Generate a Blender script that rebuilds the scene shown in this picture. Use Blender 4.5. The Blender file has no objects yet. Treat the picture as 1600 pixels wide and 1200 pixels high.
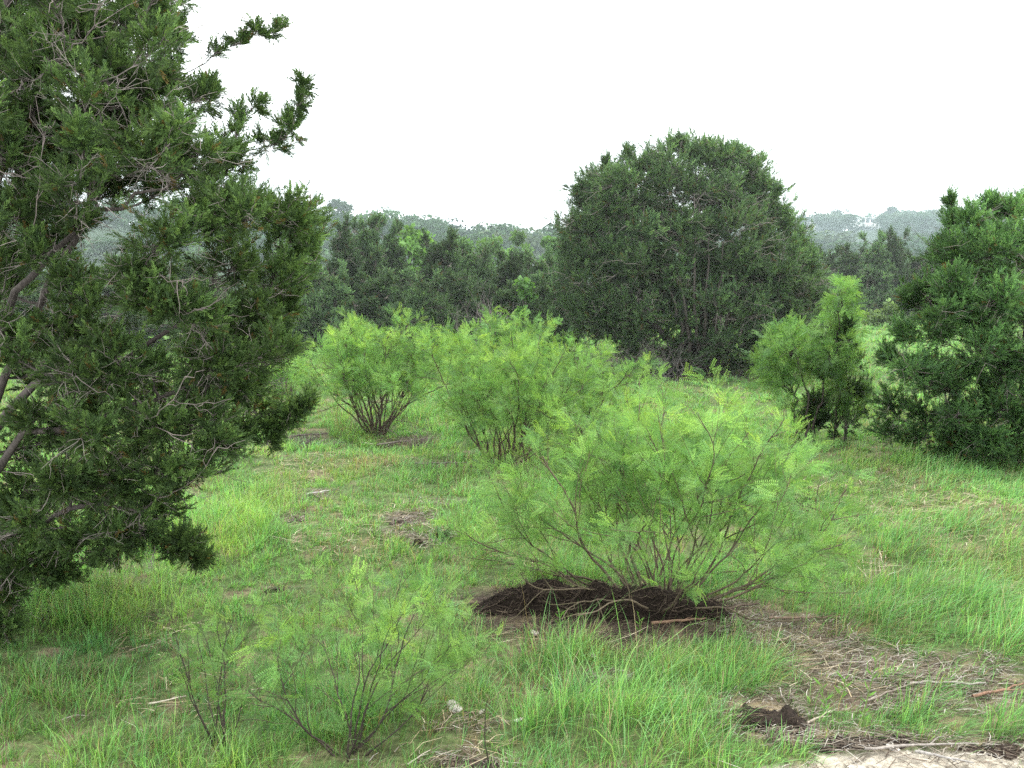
import bpy, math, random
import numpy as np
rng = np.random.default_rng(7)
random.seed(7)
C = bpy.context.scene.collection
R = math.radians
# ------------------------------------------------------------------ camera
F = 1570.0; CAMH = 2.4
PITCH = math.atan(200 / F)
cp, sp = math.cos(PITCH), math.sin(PITCH)
def P(px, py, Y):
    a = (px - 800) / F; b = (600 - py) / F
    d = np.array([a, cp + b * sp, -sp + b * cp])
    s = Y / d[1]
    return np.array([d[0] * s, Y, CAMH + d[2] * s])
def G(px, py):
    a = (px - 800) / F; b = (600 - py) / F
    d = np.array([a, cp + b * sp, -sp + b * cp])
    s = CAMH / -d[2]
    return d[0] * s, d[1] * s
def to_px(x, y, z=0.0):
    dz = z - CAMH
    dep = y * cp - dz * sp
    up = y * sp + dz * cp
    return 800 + F * x / dep, 600 - F * up / dep
# ------------------------------------------------------------------ noise
def vnoise(x, y, seed=0):
    x = np.asarray(x, float); y = np.asarray(y, float)
    xi = np.floor(x).astype(np.int64); yi = np.floor(y).astype(np.int64)
    fx = x - xi; fy = y - yi
    fx = fx * fx * (3 - 2 * fx); fy = fy * fy * (3 - 2 * fy)
    def h(a, b):
        n = (a * 374761393 + b * 668265263 + seed * 1442695041) & 0x7fffffff
        n = ((n ^ (n >> 13)) * 1274126177) & 0x7fffffff
        n = n ^ (n >> 16)
        return (n & 0xffff) / 65535.0
    return (h(xi, yi) * (1 - fx) + h(xi + 1, yi) * fx) * (1 - fy) + (h(xi, yi + 1) * (1 - fx) + h(xi + 1, yi + 1) * fx) * fy
def fbm(x, y, seed=0, o=3):
    s = 0; a = 0.5; t = 0
    for k in range(o):
        s = s + a * vnoise(x * 2 ** k, y * 2 ** k, seed + k * 17); t += a; a *= .5
    return s / t
def sstep(a, b, x):
    t = np.clip((x - a) / (b - a), 0, 1); return t * t * (3 - 2 * t)
# ------------------------------------------------------------------ mesh helpers
def norm(v):
    v = np.asarray(v, float)
    return v / np.maximum(np.linalg.norm(v, axis=-1, keepdims=True), 1e-9)
def frames(d, hint):
    z = norm(d); x = norm(np.cross(hint, z)); y = np.cross(z, x)
    return np.stack([x, y, z], axis=-1)
class MB:
    def __init__(s): s.v = []; s.f = []; s.c = []; s.n = 0
    def add(s, v, f, c):
        v = np.asarray(v, float).reshape(-1, 3); f = np.asarray(f, int).reshape(-1, 3)
        c = np.broadcast_to(np.asarray(c, float), v.shape)
        s.v.append(v); s.f.append(f + s.n); s.c.append(c); s.n += len(v)
    def inst(s, pv, pf, pos, Rm, sc, col, tip=None):
        k = len(pos)
        if k == 0: return
        n = len(pv)
        sc = np.asarray(sc, float)
        sv = pv[None] * (sc[:, None, None] if sc.ndim == 1 else sc[:, None, :])
        v = np.einsum('kij,knj->kni', Rm, sv) + pos[:, None]
        f = pf[None] + (np.arange(k) * n)[:, None, None]
        c = np.repeat(col[:, None, :], n, 1)
        if tip is not None: c = c * tip[None, :, None]
        s.add(v.reshape(-1, 3), f.reshape(-1, 3), c.reshape(-1, 3))
    def tube(s, pts, r, sides=4, col=(.1, .08, .06)):
        pts = np.asarray(pts, float); n = len(pts)
        r = np.broadcast_to(np.asarray(r, float), (n,))
        d = np.gradient(pts, axis=0)
        h = np.array([.31, .17, .93]) if abs(norm(pts[-1] - pts[0])[2]) < .8 else np.array([.9, .3, .1])
        fr = frames(d, np.broadcast_to(h, d.shape))
        a = np.arange(sides) * 2 * math.pi / sides
        ring = np.stack([np.cos(a), np.sin(a)], 1)
        v = pts[:, None] + r[:, None, None] * (fr[:, None, :, 0] * ring[None, :, :1] + fr[:, None, :, 1] * ring[None, :, 1:])
        i = np.arange(n - 1)[:, None] * sides; j = np.arange(sides)[None]; j2 = (j + 1) % sides
        f = np.concatenate([np.stack([i + j, i + j2, i + sides + j2], -1).reshape(-1, 3), np.stack([i + j, i + sides + j2, i + sides + j], -1).reshape(-1, 3)])
        cols = np.asarray(col, float)
        if cols.ndim == 2: cols = np.repeat(cols, sides, 0)
        s.add(v.reshape(-1, 3), f, cols)
    def build(s, name, mat, parent=None, smooth=False):
        me = bpy.data.meshes.new(name)
        v = np.concatenate(s.v); f = np.concatenate(s.f); c = np.concatenate(s.c)
        me.vertices.add(len(v)); me.vertices.foreach_set('co', v.astype(np.float32).ravel())
        me.loops.add(len(f) * 3); me.loops.foreach_set('vertex_index', f.astype(np.int32).ravel())
        me.polygons.add(len(f)); me.polygons.foreach_set('loop_start', np.arange(0, len(f) * 3, 3, dtype=np.int32))
        if smooth: me.polygons.foreach_set('use_smooth', np.ones(len(f), bool))
        at = me.attributes.new('col', 'FLOAT_COLOR', 'POINT')
        at.data.foreach_set('color', np.concatenate([c, np.ones((len(c), 1))], 1).astype(np.float32).ravel())
        me.update(calc_edges=True)
        me.materials.append(mat)
        o = bpy.data.objects.new(name, me); C.objects.link(o)
        if parent: o.parent = parent
        return o
def tag(o, label=None, cat=None, group=None, kind=None):
    if label: o['label'] = label
    if cat: o['category'] = cat
    if group: o['group'] = group
    if kind: o['kind'] = kind
    return o
def thing(name, label, cat, loc=(0, 0, 0), group=None):
    o = bpy.data.objects.new(name, None); C.objects.link(o); o.location = loc; o.empty_display_size = .1
    return tag(o, label, cat, group)
def copy_tree(o, parent=None):
    c = o.copy(); C.objects.link(c); c.parent = parent
    for ch in list(o.children): copy_tree(ch, c)
    return c
# ------------------------------------------------------------------ materials
def mat_base(name):
    m = bpy.data.materials.new(name); m.use_nodes = True
    nt = m.node_tree; nt.nodes.clear()
    out = nt.nodes.new('ShaderNodeOutputMaterial')
    at = nt.nodes.new('ShaderNodeAttribute'); at.attribute_name = 'col'
    return m, nt, out, at
def leaf_mat(name, trans=.35, rough=.55, spec=.25, objvar=0.0, ttint=(1.25, 1.15, .6)):
    m, nt, out, at = mat_base(name); N = nt.nodes.new; L = nt.links.new
    src = at.outputs['Color']
    if objvar:
        oi = N('ShaderNodeObjectInfo'); hs = N('ShaderNodeHueSaturation')
        mr = N('ShaderNodeMapRange'); mr.inputs[3].default_value = 1 - objvar; mr.inputs[4].default_value = 1 + objvar
        L(oi.outputs['Random'], mr.inputs[0]); L(mr.outputs[0], hs.inputs['Value']); L(src, hs.inputs['Color'])
        src = hs.outputs['Color']
    pr = N('ShaderNodeBsdfPrincipled'); pr.inputs['Roughness'].default_value = rough
    pr.inputs['Specular IOR Level'].default_value = spec
    L(src, pr.inputs['Base Color'])
    tr = N('ShaderNodeBsdfTranslucent')
    mu = N('ShaderNodeMix'); mu.data_type = 'RGBA'; mu.blend_type = 'MULTIPLY'; mu.inputs['Factor'].default_value = 1
    L(src, mu.inputs['A']); mu.inputs['B'].default_value = (*ttint, 1)
    L(mu.outputs['Result'], tr.inputs['Color'])
    mx = N('ShaderNodeMixShader'); mx.inputs[0].default_value = trans
    L(pr.outputs[0], mx.inputs[1]); L(tr.outputs[0], mx.inputs[2]); L(mx.outputs[0], out.inputs['Surface'])
    return m
def rough_mat(name, scale=30, amount=.5, bump=.4, rough=.9, dist=.01, stretch=(1, 1, 1)):
    m, nt, out, at = mat_base(name); N = nt.nodes.new; L = nt.links.new
    pr = N('ShaderNodeBsdfPrincipled'); pr.inputs['Roughness'].default_value = rough; pr.inputs['Specular IOR Level'].default_value = .2
    tc = N('ShaderNodeTexCoord'); mp = N('ShaderNodeMapping'); mp.inputs['Scale'].default_value = stretch
    L(tc.outputs['Object'], mp.inputs[0])
    no = N('ShaderNodeTexNoise'); no.inputs['Scale'].default_value = scale; no.inputs['Detail'].default_value = 6; no.inputs['Roughness'].default_value = .65
    L(mp.outputs[0], no.inputs['Vector'])
    mr = N('ShaderNodeMapRange'); mr.inputs[1].default_value = .3; mr.inputs[2].default_value = .7
    mr.inputs[3].default_value = 1 - amount; mr.inputs[4].default_value = 1 + amount
    L(no.outputs['Fac'], mr.inputs[0])
    mu = N('ShaderNodeVectorMath'); mu.operation = 'SCALE'; L(at.outputs['Color'], mu.inputs[0]); L(mr.outputs[0], mu.inputs['Scale'])
    L(mu.outputs[0], pr.inputs['Base Color'])
    bp = N('ShaderNodeBump'); bp.inputs['Strength'].default_value = bump; bp.inputs['Distance'].default_value = dist
    L(no.outputs['Fac'], bp.inputs['Height']); L(bp.outputs[0], pr.inputs['Normal'])
    L(pr.outputs[0], out.inputs['Surface'])
    return m
M = dict(
    juniper=leaf_mat('juniper_foliage', .28, .6, .2),
    juniper_far=leaf_mat('far_juniper_foliage', .25, .7, .15, objvar=.22),
    broad=leaf_mat('broadleaf_foliage', .4, .6, .2),
    mesquite=leaf_mat('mesquite_foliage', .46, .5, .28),
    grass=leaf_mat('grass_blades', .44, .5, .28),
    wood_far=leaf_mat('woodland_foliage', .2, .8, .1),
    bark=rough_mat('bark', 60, .4, .5, .9, .006, (1, 1, .3)),
    ground=rough_mat('soil_and_thatch', 26, .55, .7, .95, .03),
    hill=rough_mat('hillside', 1.5, .4, .3, 1, .2),
    mat=rough_mat('peaty_root_mat', 55, .7, 1.0, .97, .03),
    stone=rough_mat('limestone', 40, .25, .6, .85, .01),
    litter=rough_mat('dry_litter', 90, .3, .2, .9, .004),
    paint=rough_mat('house_paint', 3, .06, .1, .7, .01),
    glass=rough_mat('dark_window_glass', 2, .2, 0, .15, .01),
)
# ------------------------------------------------------------------ ground shape and ground-cover layout
# ellipses in the photo's frame, turned into ground positions (cx, cy, rx, ry in metres)
def gell(px, py, rx, ry, s):
    x, y = G(px, py); x1, _ = G(px + rx, py); _, y0 = G(px, py + ry); _, y1 = G(px, py - ry)
    return (x, y, x1 - x, (y1 - y0) / 2, s)
BARE = [gell(*a) for a in [
    (940, 955, 230, 42, 1.2), (880, 978, 190, 24, 1.1), (1010, 985, 150, 30, .9), (800, 1010, 70, 22, .6),
    (1150, 965, 70, 25, .8), (1240, 990, 100, 28, .75), (1340, 1040, 120, 32, .7), (1440, 1052, 130, 22, .72), (1560, 1075, 70, 18, .7),
    (1195, 1118, 75, 40, 1.25), (1330, 1085, 130, 26, .62), (1340, 1145, 140, 22, .85), (1480, 1098, 120, 16, .55), (1540, 1160, 90, 14, .9),
    (640, 815, 40, 12, .75), (620, 838, 30, 9, .6), (655, 848, 25, 12, .7), (690, 840, 22, 12, .7), (490, 778, 34, 12, .7), (462, 815, 22, 9, .6),
    (680, 788, 40, 8, .55), (735, 1185, 80, 22, .85), (730, 1130, 60, 14, .4), (905, 1072, 50, 12, .55), (945, 1060, 45, 14, .4),
    (485, 682, 34, 9, .8), (640, 688, 60, 9, .8), (690, 728, 50, 6, .8), (430, 912, 40, 9, .5), (250, 968, 30, 10, .5), (560, 918, 40, 8, .3),
    (1400, 906, 50, 11, .7), (1300, 925, 30, 8, .3), (700, 935, 30, 7, .4), (300, 1090, 60, 18, .35), (250, 1130, 60, 16, .4), (130, 1130, 70, 18, .35),
    (230, 1010, 40, 12, .4), (1515, 775, 22, 5, .5), (1545, 825, 30, 7, .55), (1360, 745, 50, 8, .4), (1100, 585, 200, 9, .9), (960, 560, 60, 9, .8),
    (560, 1160, 60, 18, .4), (380, 1160, 50, 12, .3)]]
PATH = [gell(*a) for a in [(1430, 1192, 190, 26, 1.3), (1590, 1180, 160, 15, 1.1), (1260, 1200, 120, 18, .8), (1450, 1240, 300, 40, 1.2)]]
TALL = [gell(*a) for a in [
    (880, 1050, 60, 28, .8), (1080, 1060, 110, 38, .9), (1150, 1050, 60, 25, .8), (930, 1140, 120, 40, 1.0), (1090, 1120, 60, 30, .8), (1060, 1180, 120, 25, .7),
    (1360, 975, 110, 30, 1.0), (1480, 960, 130, 45, .9), (1560, 1020, 60, 25, .9), (1590, 1140, 40, 18, 1.2), (1440, 1120, 45, 16, .8), (1500, 880, 120, 35, .6),
    (880, 905, 70, 14, .8), (440, 605, 55, 18, 1.6), (540, 675, 40, 14, .9), (130, 960, 160, 40, .6), (300, 840, 160, 40, .55), (420, 790, 80, 30, .5),
    (80, 1100, 120, 50, .4), (300, 1180, 200, 40, .4), (560, 1120, 120, 40, .6), (700, 610, 100, 12, .5), (1450, 740, 150, 12, .6), (640, 650, 60, 10, .5)]]
DRY = [gell(*a) for a in [(560, 730, 90, 22, .6), (1360, 890, 40, 20, .8), (1500, 830, 120, 40, .35), (820, 870, 60, 20, .4), (900, 1010, 120, 20, .6), (460, 740, 60, 20, .4),
    (1300, 1040, 120, 40, .6), (300, 1080, 100, 40, .4), (1380, 780, 150, 40, .35), (720, 1150, 80, 40, .5), (1560, 900, 80, 40, .5), (570, 830, 120, 40, .3), (250, 1000, 60, 30, .3)]]
SHADE_LUSH = [gell(*a) for a in [(120, 1080, 380, 140, 1.0), (560, 1140, 240, 70, .8)]]  # lush front-left grass, with shade painted into the blade and straw colours
def fld(E, x, y, jit=.35):
    n = (fbm(x * 3.1, y * 3.1, 91) - .5) * 2 * jit
    out = np.zeros_like(x)
    for cx, cy, rx, ry, s in E:
        d = np.sqrt(((x - cx) / rx) ** 2 + ((y - cy) / ry) ** 2) + n
        out = np.maximum(out, s * (1 - sstep(.55, 1.15, d)))
    return np.clip(out, 0, 1.6)
def ground(x, y):
    x = np.asarray(x, float); y = np.asarray(y, float)
    near = 1 - sstep(40, 80, y)
    z = near * ((fbm(x * .7, y * .7, 3) - .5) * .16 + (fbm(x * 2.6, y * 2.6, 5) - .5) * .07)
    z = z + .22 * sstep(2.0, 4.2, x - .05 * y) * sstep(5.2, 7, y) * (1 - sstep(9, 13, y)) * .6
    z = z - 1.6 * sstep(42, 100, y)
    return z
def gz(x, y): return float(ground(np.array([x]), np.array([y]))[0])
ys = np.concatenate([np.arange(2, 4.2, .1), 4.2 * 1.0072 ** np.arange(0, 350), ]); ys = np.concatenate([ys, ys[-1] * 1.09 ** np.arange(1, 48)])
us = np.linspace(-1, 1, 520)
YY, UU = np.meshgrid(ys, us, indexing='ij')
XX = UU * (1.5 + .72 * YY)
ZZ = ground(XX, YY) + (vnoise(XX * 14, YY * 14, 44) - .5) * .025 * (YY < 20)
bare = fld(BARE, XX, YY); path = fld(PATH, XX, YY)
ZZ = ZZ - .012 * bare + .015 * (fbm(XX * 22, YY * 22, 60) - .5) * bare
n1 = fbm(XX * 5, YY * 5, 21)[..., None]; n2 = fbm(XX * 17, YY * 17, 23)[..., None]
soil = np.array([.056, .042, .033]) * (.6 + .9 * n2); thatch = np.array([.19, .155, .095]) * (.45 + 1.0 * n2); green = np.array([.045, .085, .022]) * (.5 + n1)
col = green * 1.0 + thatch * .14 + soil * .1
col = col * (1 - sstep(.55, .75, n1)) + (thatch * .7 + soil * .3) * sstep(.55, .75, n1)
farg = sstep(14, 34, YY)[..., None]; col = col * (1 - farg) + farg * np.array([.085, .17, .04]) * (.75 + .5 * n1)
thm = sstep(.50, .62, fbm(XX * 7, YY * 7, 33))[..., None]
vf = sstep(48, 70, YY)[..., None]; col = col * (1 - vf) + vf * np.array([.03, .055, .028]); b = np.clip(bare, 0, 1)[..., None]; bs = (soil * (1 - .75 * thm) + thatch * .75 * thm)
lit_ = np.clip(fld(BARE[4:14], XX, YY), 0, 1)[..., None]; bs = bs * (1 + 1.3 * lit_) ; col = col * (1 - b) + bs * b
pth = np.clip(path * 1.2, 0, 1)[..., None]; col = col * (1 - pth) + pth * np.array([.42, .38, .31]) * (.65 + .6 * n2)
mb = MB(); nr, nc = XX.shape
idx = (np.arange(nr - 1)[:, None] * nc + np.arange(nc - 1)[None]).ravel()
fq = np.concatenate([np.stack([idx, idx + 1, idx + nc + 1], 1), np.stack([idx, idx + nc + 1, idx + nc], 1)])
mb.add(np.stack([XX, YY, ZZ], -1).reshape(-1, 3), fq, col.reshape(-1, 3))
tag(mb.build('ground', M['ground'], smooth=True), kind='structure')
# ------------------------------------------------------------------ grass (uncountable: one object)
def blades(mb, x, y, h, w, az, lean, colr, curl=None):
    k = len(x); z = ground(x, y) - .012
    t = np.array([0, .38, .72, 1.0]); wt = np.array([.8, 1.0, .62, 0.0])
    d = np.stack([np.cos(az), np.sin(az), np.zeros(k)], 1)
    fa = az + math.pi / 2 + rng.normal(0, .5, k)
    s = np.stack([np.cos(fa), np.sin(fa), np.zeros(k)], 1)
    if curl is None: curl = rng.uniform(.1, .55, k) * lean
    base = np.stack([x, y, z], 1)
    vs = []; cs = []
    for i in range(4):
        ti = t[i]
        p = base + d * (h * lean * (ti ** 1.8))[:, None]
        p[:, 2] += h * (ti - curl * ti ** 2.6) * np.sqrt(np.clip(1 - (.45 * lean) ** 2, .2, 1))
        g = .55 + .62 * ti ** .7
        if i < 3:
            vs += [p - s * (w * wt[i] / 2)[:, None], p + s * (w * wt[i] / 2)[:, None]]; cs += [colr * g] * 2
        else: vs.append(p); cs.append(colr * g)
    v = np.stack(vs, 1); c = np.stack(cs, 1)
    f1 = np.array([[0, 1, 3], [0, 3, 2], [2, 3, 5], [2, 5, 4], [4, 5, 6]])
    mb.add(v.reshape(-1, 3), (f1[None] + (np.arange(k) * 7)[:, None, None]).reshape(-1, 3), c.reshape(-1, 3))
def grass_cols(x, y, k, dryp):
    base = np.array([[.20, .44, .135], [.165, .40, .13], [.27, .49, .16], [.12, .32, .10], [.215, .42, .22]])
    pick = rng.choice(5, k, p=[.32, .24, .2, .14, .1])
    c = base[pick]
    tone = fbm(x * .9, y * .9, 71)[:, None]
    c = c * (.68 + .62 * tone) * rng.uniform(.6, 1.4, (k, 1))
    yl = sstep(.45, .75, fbm(x * 1.7, y * 1.7, 83))[:, None]
    c = c * (1 + yl * np.array([.28, .06, -.1]))
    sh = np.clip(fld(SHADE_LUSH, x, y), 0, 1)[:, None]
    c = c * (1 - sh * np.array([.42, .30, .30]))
    dry = rng.random(k) < dryp
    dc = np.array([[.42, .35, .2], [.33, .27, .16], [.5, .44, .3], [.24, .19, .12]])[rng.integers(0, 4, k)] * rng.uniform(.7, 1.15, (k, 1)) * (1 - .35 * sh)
    c[dry] = dc[dry]
    return c, dry
mb = MB()
BANDS = [(4.0, 7.6, 125, 26, .0036), (7.6, 11, 95, 24, .0046), (11, 16, 52, 22, .0068), (16, 26, 22, 22, .0115), (26, 48, 8, 20, .021)]
ntot = 0
for y0, y1, den, nb, w0 in BANDS:
    area = .55 * (y1 ** 2 - y0 ** 2) + 2.4 * (y1 - y0)
    n = int(area * den * 1.25)
    yy = np.sqrt(rng.uniform(y0 ** 2, y1 ** 2, n)); xx = rng.uniform(-1, 1, n) * (.55 * yy + 1.2)
    bare = fld(BARE, xx, yy); path = fld(PATH, xx, yy); tall = fld(TALL, xx, yy); dr = fld(DRY, xx, yy)
    pn = fbm(xx * 1.3, yy * 1.3, 101)
    keep = rng.random(n) < np.clip((.72 + .7 * pn) * (1 - .93 * np.clip(bare, 0, 1)) * (1 - .97 * np.clip(path, 0, 1)) + .25 * np.clip(tall, 0, 1) * (1 - np.clip(bare, 0, 1)), 0, 1)
    xx, yy, bare, tall, dr, pn = [a[keep] for a in (xx, yy, bare, tall, dr, pn)]
    k = len(xx)
    cnt = np.maximum(4, (nb * rng.lognormal(0, .5, k) * (1 - .5 * np.clip(bare, 0, 1))).astype(int)); cnt = np.minimum(cnt, nb * 3)
    rep = np.repeat(np.arange(k), cnt); m = len(rep)
    hc = (.062 + .09 * fbm(xx * 1.1, yy * 1.1, 55) ** 1.2 + (.17 - .05 * (xx > .8) * (yy < 9)) * np.clip(tall, 0, 1.6)) * rng.lognormal(0, .28, k) * (1 - .3 * np.clip(bare, 0, 1))
    h = hc[rep] * rng.uniform(.45, 1.25, m)
    if y1 > 26: h *= 1.3
    ca = rng.uniform(0, 2 * math.pi, m); cr = np.abs(rng.normal(0, 1, m)) * (.025 + .16 * hc[rep] + w0 * 2)
    bx = xx[rep] + np.cos(ca) * cr; by = yy[rep] + np.sin(ca) * cr
    right = sstep(.8, 2.0, xx) * (1 - sstep(11, 14, yy))
    wind = np.stack([.45 + right * .5, -.15 - right * .35], 1)[rep]
    lx = np.cos(ca) * .9 + wind[:, 0] * 1.0 + rng.normal(0, .45, m); ly = np.sin(ca) * .9 + wind[:, 1] * 1.0 + rng.normal(0, .45, m)
    az = np.arctan2(ly, lx); lean = np.clip(np.hypot(lx, ly) * rng.uniform(.25, .75, m), .05, 1.35)
    dp = np.clip(.15 + .55 * dr + .22 * bare + .22 * sstep(.5, .72, fbm(xx * 2.2, yy * 2.2, 131)), 0, .85)[rep]
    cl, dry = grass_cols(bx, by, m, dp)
    h[dry] *= rng.uniform(.6, 1.3, dry.sum()); lean[dry] *= 1.3
    w = w0 * rng.uniform(.6, 1.35, m) * np.where(dry, .7, 1)
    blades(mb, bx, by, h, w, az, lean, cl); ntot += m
# a few thin upright seed stalks
n = 260
sy = np.sqrt(rng.uniform(5 ** 2, 15 ** 2, n)); sx = rng.uniform(-1, 1, n) * (.5 * sy + .5)
ok = (fld(BARE, sx, sy) < .3) & (fld(PATH, sx, sy) < .1); sx, sy = sx[ok], sy[ok]; n = len(sx)
blades(mb, sx, sy, rng.uniform(.28, .5, n), np.full(n, .0035), rng.uniform(0, 6.28, n), rng.uniform(.05, .45, n), np.array([.26, .3, .13])[None] * rng.uniform(.6, 1.3, (n, 1)))
print('blades', ntot)
tag(mb.build('grass', M['grass']), 'bright green meadow grass mixed with dry straw across the clearing', 'grass', kind='stuff')
# ------------------------------------------------------------------ dry litter lying on the ground
mb = MB()
def litter(n, E, lmin, lmax, wmin, wmax, cols, seed, thresh=.15):
    allx = []; ally = []
    for e in E:
        m = max(4, int(n * e[2] * e[3] / sum(q[2] * q[3] for q in E)))
        r = np.sqrt(rng.random(m)) * 1.1; a = rng.uniform(0, 6.28, m)
        allx.append(e[0] + np.cos(a) * r * e[2]); ally.append(e[1] + np.sin(a) * r * e[3])
    x = np.concatenate(allx); y = np.concatenate(ally); k = len(x)
    ln = rng.uniform(lmin, lmax, k) * rng.lognormal(0, .3, k); w = rng.uniform(wmin, wmax, k)
    az = rng.normal(.15, .75, k); tilt = rng.normal(0, .16, k)
    d = np.stack([np.cos(az) * np.cos(tilt), np.sin(az) * np.cos(tilt), np.sin(tilt)], 1)
    s = np.stack([-np.sin(az), np.cos(az), np.zeros(k)], 1); up = np.array([0, 0, 1.0])
    c0 = np.stack([x, y, ground(x, y) + rng.uniform(.006, .03, k)], 1)
    bow = rng.normal(0, .12, k)[:, None] * s * ln[:, None]
    vs = np.stack([c0 - d * ln[:, None] / 2 - s * w[:, None] / 2, c0 - d * ln[:, None] / 2 + s * w[:, None] / 2,
                   c0 + bow + up * w[:, None] - s * w[:, None] / 2, c0 + bow + up * w[:, None] + s * w[:, None] / 2,
                   c0 + d * ln[:, None] / 2 - s * w[:, None] / 4, c0 + d * ln[:, None] / 2 + s * w[:, None] / 4], 1)
    f = np.array([[0, 2, 3], [0, 3, 1], [2, 4, 5], [2, 5, 3]])
    cl = np.array(cols)[rng.integers(0, len(cols), k)] * rng.uniform(.6, 1.2, (k, 1))
    mb.add(vs.reshape(-1, 3), (f[None] + (np.arange(k) * 6)[:, None, None]).reshape(-1, 3), np.repeat(cl, 6, 0))
LC = [(.19, .16, .125), (.13, .105, .08), (.28, .25, .205), (.08, .063, .05), (.37, .345, .31), (.13, .095, .07), (.11, .088, .068)]
litter(6500, BARE[4:14], .02, .12, .002, .005, LC, 1)
litter(1800, BARE[0:4], .03, .12, .002, .005, [(.10, .075, .055), (.06, .045, .035), (.16, .125, .09)], 1)
litter(2200, BARE[14:25], .03, .12, .002, .006, LC, 1)
litter(1300, BARE[25:], .04, .14, .003, .007, LC, 1)
litter(1400, DRY, .06, .22, .003, .007, [(.42, .36, .24), (.33, .27, .17), (.5, .45, .33)], 1)
litter(500, PATH, .04, .2, .003, .007, LC, 1)
tag(mb.build('straw_litter', M['litter']), 'dry straw and bark litter strewn over the bare soil', 'litter', kind='stuff')
# ------------------------------------------------------------------ juniper trees
def make_spray(n, seed, wid, spread=.65, llen=.36):
    r = np.random.default_rng(seed); V = []; Fc = []; T = []
    for i in range(n):
        t = .04 + .96 * (i / (n - 1)) ** .9
        az = i * 2.4 + r.normal(0, .4); an = (spread + r.normal(0, .18)) * (1 - .55 * t)
        d = np.array([math.cos(az) * math.sin(an), math.sin(az) * math.sin(an), math.cos(an)])
        l = llen * (1.1 - .5 * t) * r.uniform(.7, 1.25)
        b = np.array([0, 0, t * .78]) + r.normal(0, .012, 3)
        s = norm(np.cross(d, r.normal(0, 1, 3))); u = np.cross(d, s)
        w = wid * r.uniform(.8, 1.3); k = len(V)
        V += [b, b + d * l * .55 + s * w / 2 + u * w * .3, b + d * l, b + d * l * .55 - s * w / 2 + u * w * .3]
        Fc += [[k, k + 1, k + 2], [k, k + 2, k + 3]]
        T += [.55, .95, 1.35, .95]
    return np.array(V), np.array(Fc), np.array(T)
JC = np.array([[.036, .076, .026], [.047, .098, .032], [.064, .125, .038], [.029, .060, .026]])
BARKC = np.array([.085, .074, .067]); DEADC = np.array([.23, .205, .185])
def curve(a, b, n, bend, jit):
    t = np.linspace(0, 1, n)[:, None]
    p = a + (b - a) * t + bend * (4 * t * (1 - t)) * .5
    L = np.linalg.norm(b - a)
    j = rng.normal(0, jit * L, (n, 3)); j[0] = 0; j[-1] = 0
    return p + j
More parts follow.
